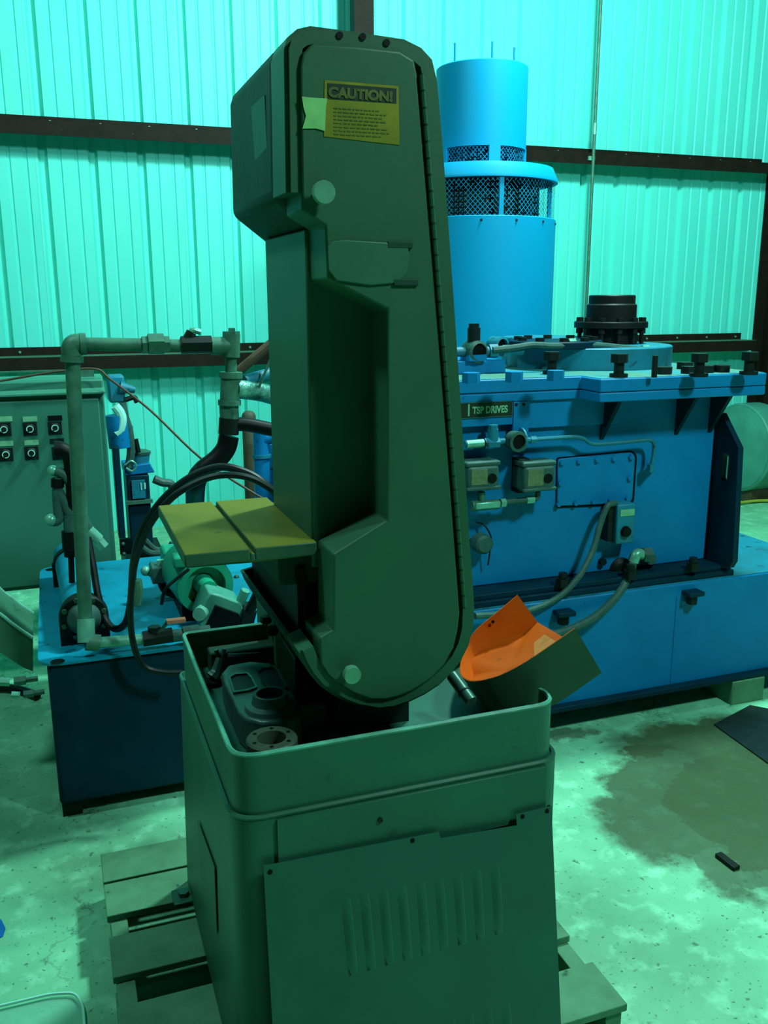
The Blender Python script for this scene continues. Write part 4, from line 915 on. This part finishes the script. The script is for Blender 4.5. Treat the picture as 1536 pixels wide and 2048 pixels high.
MB().cyl(pp(462, 712), pp(462, 748), r*0.85, n=16).build('short_nipple', 'pipe', pw)
lt = MB().cyl(pp(462, 745), pp(459, 808), r*1.45, n=16).build('lower_tee', 'pipe', pw)
MB().cyl(pp(462, 744), pp(462, 756), r*1.7, n=16).build('tee_bead', 'pipe', lt); MB().cyl(pp(459, 800), pp(459, 810), r*1.7, n=16).build('tee_bead', 'pipe', lt)
MB().tube([pp(468, 778), pp(490, 780, .02), pp(520, 784, .06), pp(550, 792, .1)], 0.03, 12).build('foil_wrapped_branch', 'foil', pw)
MB().hexa(pp(459, 838), (0, 0, 1), r*1.4, 0.045).build('hose_union', 'pipe', pw)
MB().cyl(pp(457, 868), pp(459, 836), r*1.5, n=14).build('hose_coupling', 'blackm', pw)
MB().tube([pp(470, 848), pp(500, 850), pp(560, 862), pp(640, 872)], 0.022, 12).build('black_branch_pipe', 'black', pw)
MB().cyl(pp(474, 745, .05), pp(560, 672, .05), 0.015, n=10).build('diagonal_pipe', 'brown', pw)
MB().cyl(pp(488, 762, .04), pp(560, 742, .10), 0.019, n=12).build('blue_taped_pipe', 'blue_top', pw)
MB().cyl(pp(516, 780, .02), pp(545, 708, .02), 0.004, n=6).build('tie_wire', 'pipe', pw)
MB().tube([pp(458, 872), pp(452, 896), pp(435, 918), pp(405, 942), pp(392, 965), pp(390, 1005, .25), pp(388, 1050, .55), pp(384, 1110, .8)], 0.031, 12).build('suction_hose', 'black', label='thick black hose dropping in an S curve from the pipe tee', cat='hose')
# lower outlet line with lever valve
ox = MB().tube([pp(172, 1238, -.01), pp(172, 1262, -.02), pp(173, 1284, -.03)], 0.026, 14, 3).build('outlet_elbow', 'pipe_lt', pw)
MB().cyl(pp(172, 1284, -.03), pp(200, 1286, -.03), 0.026, n=14).build('elbow_socket', 'pipe', pw)
MB().cyl(pp(200, 1285, -.03), pp(300, 1277, -.03), 0.017, n=14).build('outlet_pipe', 'pipe_lt', pw)
lv = MB().hexa(pp(286, 1278, -.03), (1, 0, 0.02), 0.026, 0.09).hexa(pp(310, 1280, -.03), (0, 0, 1), 0.02, 0.045).build('lever_valve', 'blackm', pw)
MB().obox(pp(352, 1241, -.05), (pp(372, 1239, -.05)-pp(334, 1243, -.05))/2, YA*0.012, ZA*0.005).build('lever_grip', 'copper', lv)
MB().tube([pp(312, 1268, -.04), pp(324, 1258, -.05), pp(336, 1243, -.05)], 0.006, 8).build('lever_arm', 'steel', lv)
MB().cyl(pp(330, 1274, -.03), pp(420, 1262, -.03), 0.020, n=14).build('suction_pipe', 'conduit', pw)
MB().hexa(pp(366, 1269, -.03), (1, 0, 0.02), 0.027, 0.05).build('suction_union', 'conduit', pw)

# ---- valve cluster and capped hoses beside the riser
HYC = 3.05
def hp_(x, y, d=0.0): return onY(x, y, HYC+d)
vc_ = thing('hose_cluster', 'bundle of black hoses and bright fittings hanging behind the riser pipe', 'hoses', hp_(140, 1230))
MB().tube([hp_(108, 898), hp_(125, 900), hp_(140, 915), hp_(146, 950), hp_(150, 1010)], 0.026, 12).build('upper_hose', 'black', vc_)
MB().tube([hp_(106, 941), hp_(122, 946), hp_(140, 965), hp_(150, 1000), hp_(168, 1040), hp_(178, 1060)], 0.017, 12).build('side_hose', 'conduit', vc_)
MB().ball(hp_(106, 941), 0.018, 14).build('hose_cap', 'pipe_lt', vc_)
MB().tube([hp_(116, 955), hp_(115, 975), hp_(114, 990), hp_(116, 1020), hp_(118, 1035), hp_(112, 1043), hp_(104, 1042)], 0.016, 12).build('drop_hose', 'conduit', vc_)
MB().cyl(hp_(115, 957), hp_(115, 974), 0.021, n=12).build('drop_collar', 'black', vc_)
MB().ball(hp_(102, 1040), 0.021, 14).build('hose_cap', 'pipe_lt', vc_)
MB().tube([hp_(116, 982), hp_(128, 1004), hp_(140, 1030)], 0.017, 12).build('link_hose', 'conduit', vc_)
MB().cyl(hp_(139, 1030), hp_(140, 1062), 0.020, n=14).build('inline_fitting', 'conduit', vc_)
MB().cyl(hp_(139, 1062), hp_(141, 1100), 0.026, n=14).cyl(hp_(141, 1100), hp_(142, 1112), 0.022, n=14).cyl(hp_(142, 1112), hp_(144, 1165), 0.010, n=10).build('gauge_body', 'black', vc_)
MB().cyl(hp_(176, 1060), hp_(197, 1080), 0.020, n=12).hexa(hp_(192, 1076), hp_(206, 1092)-hp_(192, 1076), 0.020, 0.04).build('coupler', 'pipe_lt', vc_)
MB().cyl(hp_(199, 1084), hp_(207, 1094), 0.014, n=12).build('coupler_mouth', 'black', vc_)

# ---- long hoses
def hs(pts, r, mt, lab):
    return MB().tube([onY(*p) for p in pts], r, 10, 6).build('hydraulic_hose', mt, label=lab, cat='hose', group='hydraulic hoses over the reservoir')
hs([(176, 1075, 2.95), (186, 1130, 2.92), (196, 1190, 2.88), (212, 1240, 2.85), (232, 1258, 2.82), (252, 1244, 2.78), (262, 1200, 2.72), (268, 1120, 2.66), (285, 1060, 2.62), (325, 1000, 2.58), (380, 955, 2.56), (440, 934, 2.54), (492, 945, 2.52), (530, 968, 2.50), (565, 1005, 2.5), (590, 1060, 2.5)], 0.0115, 'hose', 'outer black hose looping down beside the filter and over the work table')
hs([(365, 1345, 2.64), (330, 1345, 2.65), (292, 1335, 2.66), (272, 1305, 2.66), (262, 1255, 2.66), (262, 1190, 2.64), (272, 1120, 2.6), (300, 1050, 2.54), (345, 995, 2.5), (400, 962, 2.48), (450, 950, 2.46), (505, 958, 2.45), (560, 990, 2.45)], 0.0095, 'hose', 'inner black hose that drops in front of the dark reservoir face')
hs([(540, 1105, 2.45), (532, 1150, 2.5), (515, 1190, 2.55), (500, 1220, 2.6)], 0.016, 'black', 'short black hose hanging below the work table beside the housing')
MB().tube([onY(272, 1160, 2.68), onY(275, 1180, 2.68), onY(271, 1208, 2.68)], 0.017, 10).build('hose_ferrule', 'pipe', label='grey crimped ferrule hanging beside the looped black hoses', cat='ferrule')
# diagonal thin cable from the cabinet to the right
MB().tube([onY(0, 762, 3.80), onY(110, 744, 3.80), onY(190, 738, 3.80), onY(222, 760, 3.78), onY(300, 820, 3.7), onY(400, 915, 3.55), onY(500, 982, 3.45), onY(560, 1015, 3.4)], 0.005, 6).build('thin_cable', 'brown', label='thin brown cable running from the cabinet top down behind the table', cat='cable')

# ---- green pump and motor on the tank
gm = onY(407, 1168, 2.97); gr = px2m(58, gm)
gp_ = thing('hydraulic_pump', 'bright green pump with grey body lying on the reservoir behind the tray', 'pump', (gm.x, 2.97, TZ))
axd = Vector((0.10, -1, 0)).normalized()
MB().lathe(gm, axd, [(0, -0.26), (gr*0.85, -0.26), (gr*0.98, -0.20), (gr, 0.0), (gr*0.97, 0.03), (gr*0.70, 0.032), (gr*0.66, 0.0), (0.0, -0.01)], 40).build('motor_barrel', 'pump_green', gp_)
MB().lathe(gm, axd, [(0.0, -0.004), (gr*0.67, -0.004)], 32).build('bell_mouth', 'green_dark', gp_)
MB().cyl(gm-axd*0.01, gm+axd*0.07, gr*0.36, gr*0.30, n=20).build('shaft_collar', 'pump_green', gp_)
for dx, w in ((-0.07, 0.03), (0.065, 0.028)):
    MB().box(gm.x+dx-w, gm.x+dx+w, gm.y-0.03, gm.y+0.04, gm.z+gr*0.72, gm.z+gr*1.12).build('mounting_ear', 'pump_green', gp_, bevel=0.008)
MB().box(gm.x-gr*0.8, gm.x+gr*0.8, gm.y-0.02, gm.y+0.22, TZ, gm.z-gr*0.5).build('pump_foot', 'black', gp_)
eb = onY(352, 1130, 3.30); MB().box(eb.x-0.05, eb.x+0.05, 3.24, 3.36, eb.z-0.06, eb.z+0.07).build('terminal_housing', 'pump_green', gp_, bevel=0.012)
cbx = onY(322, 1145, 3.2); jb_ = MB().box(cbx.x-0.036, cbx.x+0.036, 3.16, 3.25, cbx.z-0.03, cbx.z+0.03).build('solenoid_box', 'conduit', gp_, bevel=0.005)
MB().ball(onY(291, 1142, 3.2), 0.018, 12).build('solenoid_cap', 'pipe_lt', jb_)
MB().cyl(onY(290, 1142, 3.2), onY(306, 1148, 3.2), 0.013, n=10).build('solenoid_stem', 'pump_green', jb_)
MB().box(cbx.x-0.012, cbx.x+0.02, 3.19, 3.21, cbx.z+0.03, cbx.z+0.048).build('box_tag', 'pipe_lt', jb_)
MB().tube([onY(322, 1165, 3.2), onY(330, 1180, 3.2), onY(350, 1190, 3.18)], 0.014, 8).build('solenoid_pipe', 'blackm', jb_)
MB().tube([onY(378, 1138, 2.9), onY(350, 1160, 2.9), onY(330, 1180, 2.9), onY(323, 1208, 2.92)], 0.006, 8).build('pump_cable', 'blackm', gp_)
# grey pump body towards the camera with its shaded front painted on as a black plate

pb = MB(); gpts = [onY(x, y, 2.80) for x, y in ((420, 1186), (440, 1190), (482, 1206), (492, 1228), (470, 1262), (402, 1262), (395, 1240), (408, 1205))]
MB().prism([p+YA*0.13 for p in gpts], gpts).build('pump_body', 'pump_grey', gp_, bevel=0.006)
bpts = [onY(x, y, 2.785) for x, y in ((432, 1212), (478, 1229), (486, 1262), (408, 1266))]
MB().prism([p+YA*0.02 for p in bpts], bpts).build('pump_face_shade', 'black', gp_)
MB().lathe(onY(402, 1226, 2.80), (-0.5, -1, 0.1), [(0, 0.02), (0.022, 0.02), (0.024, 0.0), (0.024, -0.03)], 20).build('port_cap', 'pipe_lt', gp_)
MB().hexa(onY(478, 1210, 2.83), (0.4, -0.3, 1), 0.016, 0.06).build('port_fitting', 'pump_grey', gp_)
pqs = [onY(x, y, 2.78) for x, y in ((488, 1218), (515, 1222), (508, 1250), (482, 1250))]
MB().prism([p+YA*0.10 for p in pqs], pqs).build('valve_block', 'blackm', gp_, bevel=0.004)

# ---- control cabinet
CY = 3.88
c_tl = onY(-60, 762, CY); c_br = onY(218, 1180, CY); cxl = -0.50; cxr = onY(216, 900, CY).x; czt = onY(100, 762, CY).z; czb = onY(0, 1185, CY).z
cab = thing('control_cabinet', 'grey green electrical control cabinet with rows of switches at far left', 'cabinet', ((cxl+cxr)/2, CY+0.12, 0))
MB().box(cxl, cxr, CY, CY+0.25, czb, czt).build('enclosure', 'ecab', cab, bevel=0.006)
dl_ = MB().box(cxl+0.02, cxr-0.022, CY-0.02, CY, czb+0.02, czt-0.075).build('door', 'ecab', cab, bevel=0.004)
MB().prism_x([(CY-0.03, czt-0.055), (CY-0.03, czt-0.045), (CY+0.10, czt+0.004), (CY+0.25, czt+0.004), (CY+0.25, czt-0.055)], cxl-0.002, cxr+0.004).build('rain_hood', 'ecab_lit', cab, bevel=0.002)
lr = MB().box(cxl, cxr-0.004, CY+0.1, CY+0.112, czt+0.03, czt+0.036).build('lifting_rail', 'pipe', cab); MB().box(onY(160, 745, CY+0.1).x, onY(188, 745, CY+0.1).x, CY+0.1, CY+0.112, czt+0.003, czt+0.03).build('rail_bracket', 'pipe', lr)
for x in (cxl+0.03, cxr-0.10):
    MB().box(x, x+0.05, CY+0.06, CY+0.11, 0, czb).build('stand_leg', 'blackm', cab)
bz0 = onY(250, 1112, CY-0.02); 
mp = MB().box(onY(240, 1095, CY).x, onY(262, 1095, CY).x, CY+0.0, CY+0.02, TZ, onY(250, 1078, CY).z).build('mounting_plate', 'black', cab)
for q in ((246, 1088), (248, 1108)): MB().ball(onY(*q, CY-0.002), 0.009, 10).build('plate_bolt', 'steel', mp)
swm = proto('selector_switch', MB().lathe((0, 0, 0), (0, -1, 0), [(0.030, 0), (0.030, 0.008), (0.022, 0.012), (0.020, 0.02), (0, 0.02)], 24).box(-0.006, 0.006, -0.03, -0.02, -0.017, 0.017), 'blackm')
rng_ = proto('switch_ring', MB().lathe((0, 0, 0), (0, -1, 0), [(0.017, 0.019), (0.0225, 0.019), (0.0225, 0.0225), (0.017, 0.0225)], 24, close=True), 'white')
sqm = proto('switch_backing', MB().box(-0.026, 0.026, -0.004, 0, -0.028, 0.024), 'blackm')
DF = CY-0.02
for (x, y, kind_) in ((8, 858, 's'), (60, 857, 's'), (110, 855, 's'), (12, 908, 's'), (63, 905, 'p'), (118, 905, 's')):
    p = onY(x, y, DF); put('switch_backing', sqm, dl_, p)
    sw = put('selector_switch', swm, dl_, p, rot=(0, 0.7 if kind_ == 's' else 0, 0), scale=(0.66, 1, 0.66)); 
    put('switch_ring', rng_, dl_, p, scale=(0.62, 1, 0.62))
for (x, y, m_) in ((10, 838, 'plate_lt'), (60, 838, 'plate_lt'), (110, 836, 'black'), (12, 887, 'plate_lt'), (63, 885, 'plate_lt'), (114, 882, 'blackm')):
    p = onY(x, y, DF); MB().box(p.x-0.027, p.x+0.027, DF-0.003, DF, p.z-0.010, p.z+0.010).build('legend_plate', m_, dl_)

# ---- blue pump stand behind the cabinet
BY = 4.35
def bb(x0, x1, y0, y1, Y0=BY, d=0.12): a = onY(x0, y0, Y0); b = onY(x1, y1, Y0); return (a.x, b.x, Y0, Y0+d, min(a.z, b.z), max(a.z, b.z))
bs = thing('coolant_unit', 'blue cooling unit with valves and wiring behind the control cabinet', 'cooling unit', (onY(255, 1000, BY).x, BY+0.1, 0))
MB().box(*bb(215, 252, 752, 805)).build('head_block', 'blue_top', bs, bevel=0.01)
MB().cyl(onY(240, 775, BY), onY(270, 780, BY), 0.03, 0.014, n=12).build('nozzle', 'blue_top', bs)
MB().tube([onY(250, 800, BY), onY(268, 795, BY), onY(274, 805, BY)], 0.012, 8).build('vent_pipe', 'blackm', bs)
MB().tube([onY(244, 805, BY), onY(250, 835, BY), onY(258, 862, BY), onY(262, 900, BY), onY(258, 935, BY)], 0.02, 10).build('down_pipe', 'conduit', bs)
MB().tube([onY(230, 812, BY-.03), onY(240, 825, BY-.03), onY(244, 840, BY-.03), onY(240, 860, BY-.03), onY(232, 868, BY-.03)], 0.022, 10).build('white_elbow', 'white', bs)
MB().cyl(onY(232, 830, BY), onY(240, 895, BY), 0.05, n=16).build('motor_can', 'blue', bs)
MB().box(*bb(253, 268, 852, 880)).build('upper_valve', 'blue', bs, bevel=0.004)
MB().cyl(onY(271, 878, BY), onY(277, 905, BY), 0.012, n=10).build('valve_pipe', 'blackm', bs)
MB().cyl(onY(278, 932, BY+.06), onY(281, 903, BY+.06), 0.045, n=20).build('filter_cup', 'blue_top', bs)
MB().lathe(onY(281, 903, BY+.06), ZA, [(0.048, -0.012), (0.048, 0.0), (0.03, 0.008), (0, 0.01)], 20).build('cup_lid', 'steel', bs)
MB().tube([onY(250, 930, BY-.02), onY(262, 922, BY-.02), onY(272, 930, BY-.02), onY(265, 942, BY-.02), onY(252, 936, BY-.02)], 0.005, 6).build('wire_loop', 'pipe_lt', bs)
a = bb(248, 305, 930, 948)
MB().prism_y(XZ([(248, 934), (300, 926), (310, 945), (250, 952)], BY), BY, BY+0.2).build('valve_deck', 'blue', bs, bevel=0.005)
cz0 = onY(280, 1104, BY).z
MB().box(*bb(252, 308, 952, 1104, BY, 0.2)).build('pump_case', 'navy', bs, bevel=0.008)
pb2 = MB().box(*bb(263, 292, 962, 996, BY-0.015, 0.015)).build('meter_panel', 'blue_top', bs)
MB().box(*bb(281, 284, 966, 980, BY-0.018, 0.004)).build('meter_strip', 'white', pb2)
MB().box(*bb(288, 292, 966, 978, BY-0.018, 0.004)).build('meter_strip', 'white', pb2)
MB().box(*bb(252, 306, 1003, 1006, BY-0.02, 0.02)).build('trim_bar', 'pipe', bs)
MB().box(*bb(225, 252, 895, 1080, BY-0.1, 0.1)).build('side_rail', 'navy', bs, bevel=0.006)
MB().tube([onY(290, 1080, BY-.1), onY(310, 1098, BY-.1), onY(335, 1100, BY-.1), onY(345, 1085, BY-.1)], 0.014, 8).build('return_hose', 'conduit', bs)
MB().tube([onY(285, 1095, BY-.12), onY(305, 1106, BY-.12), onY(345, 1104, BY-.12)], 0.014, 8).build('return_hose', 'conduit', bs)
MB().tube([onY(308, 958, BY), onY(325, 965, BY), onY(342, 968, BY), onY(345, 985, BY)], 0.02, 10).build('outlet_pipe', 'conduit', bs)
q_ = bb(250, 330, 1104, 1110, BY-0.1, 0.4); MB().box(q_[0], q_[1], BY-0.12, BY+0.25, 0, q_[4]).build('stand', 'black', bs)

# ---- post and blue pipes behind the table
pt = onY(500, 900, 4.12)
MB().lathe((pt.x, 4.12, 0), ZA, [(0, 0), (0.033, 0), (0.033, onY(500, 832, 4.12).z), (0.028, onY(500, 826, 4.12).z), (0.016, onY(500, 822, 4.12).z), (0, onY(500, 821, 4.12).z)], 16).build('bollard_post', mat('rusty_brown_post', (0.10, 0.075, 0.03), 0.6, c2=(0.02, 0.06, 0.04), scale=5), label='slim rusty brown post standing behind the work table', cat='post')
for k, (x, y, y2, s, lab) in enumerate(((522, 884, 1010, 1.0, 'larger blue elbow pipe rising behind the saw column'), (541, 905, 1010, 0.8, 'smaller blue elbow pipe tight against the saw column'))):
    Yp = 3.95+0.16*k; a = onY(x, y, Yp)
    bpz = thing('blue_pipe', lab, 'pipe', (a.x, Yp, 0), group='blue pipes behind the saw')
    MB().tube([(a.x, Yp, 0), (a.x, Yp, a.z-0.03), (a.x+0.012, Yp, a.z+0.01), (a.x+0.05, Yp, a.z+0.025), (a.x+0.14, Yp, a.z+0.028)], 0.036*s, 14, 4).build('bent_tube', 'blue', bpz)
    MB().cyl((a.x, Yp, a.z-0.07), (a.x, Yp, a.z-0.055), 0.044*s, n=16).build('joint_ring', 'blue_top', bpz)

# ---- curved sheet at far left, floor bits
up1 = [(-60, 1110), (0, 1178), (20, 1194), (45, 1213), (66, 1227)]; mid = [(-60, 1190), (0, 1228), (20, 1244), (45, 1262), (66, 1276)]; lowp = [(66, 1343), (45, 1334), (20, 1318), (0, 1305), (-60, 1270)]
YC = 3.02
cs = thing('curved_guard', 'curved grey metal guard lying on the floor beyond the reservoir corner', 'guard', onY(0, 1320, YC))
poly = XZ(mid+lowp, YC)
face = MB().prism_y(poly, YC, YC+0.006).build('front_web', mat('dull_grey_sheet', (0.035, 0.15, 0.085), 0.5, c2=(0.02, 0.09, 0.05), scale=6, c3=(0.008, 0.035, 0.02), s3=10, t3=0.6), cs)
mm = XZ(mid, YC); uu = XZ(up1, YC+0.16)
ch = MB()
for i in range(len(mm)-1):
    ch.add([(mm[i][0], YC+0.006, mm[i][1]), (mm[i+1][0], YC+0.006, mm[i+1][1]), (uu[i+1][0], YC+0.16, uu[i+1][1]), (uu[i][0], YC+0.16, uu[i][1])], [(0, 1, 2, 3)])
    ch.add([(mm[i][0], YC+0.006, mm[i][1]-0.006), (mm[i+1][0], YC+0.006, mm[i+1][1]-0.006), (uu[i+1][0], YC+0.16, uu[i+1][1]-0.006), (uu[i][0], YC+0.16, uu[i][1]-0.006)], [(3, 2, 1, 0)])
ch.build('inner_sheet', bpy.data.materials['dull_grey_sheet'], cs)
MB().tube([(x, YC, z) for x, z in mm], 0.006, 8, 3).build('front_edge_bead', 'pipe_lt', cs)
MB().tube([(x, YC+0.16, z) for x, z in uu], 0.006, 8, 3).build('rear_edge_bead', 'pipe_lt', cs)
pf = [onZ(-30, 1372, 0.03), onZ(10, 1360, 0.03), onZ(45, 1352, 0.03)]
MB().tube([onZ(-60, 1385, 0.02), onZ(0, 1376, 0.02), onZ(40, 1380, 0.02), onZ(75, 1392, 0.02)], 0.018, 8).build('floor_hose', 'blackm', label='dark hose lying on the floor at the reservoir corner', cat='hose')
# clear plastic lid and blue tape, bottom left
zl = 0.012
lid = thing('plastic_lid', 'clear plastic lid with pale rim on the floor at bottom left', 'lid', onZ(60, 2060, 0))
c0 = [onZ(x, y, zl) for x, y in ((-120, 2040), (100, 1988), (150, 1985), (166, 2010), (170, 2070), (160, 2200), (-120, 2240))]
lp = roundpoly([(p.x, p.y) for p in c0], 0.02, 4)
P = [Vector((x, y, zl)) for x, y in lp]; P.append(P[0])
MB().tube(P, 0.0035, 6, 1).build('rolled_rim', 'white', lid)
m_ = bpy.data.materials.new('clear_sheet'); m_.use_nodes = True; bs_ = m_.node_tree.nodes['Principled BSDF']; bs_.inputs['Base Color'].default_value = (0.25, 0.7, 0.5, 1); bs_.inputs['Alpha'].default_value = 0.35; bs_.inputs['Roughness'].default_value = 0.3
MB().prism_z(lp, 0.001, 0.003).build('sheet', m_, lid)
a = [onZ(x, y, 0.002) for x, y in ((-40, 1850), (2, 1838), (11, 1856), (6, 1872), (-40, 1895))]
MB().prism([p-ZA*0.0015 for p in a], a).build('blue_tape', 'bluetape', label='scrap of bright blue tape on the floor at the left edge', cat='tape')
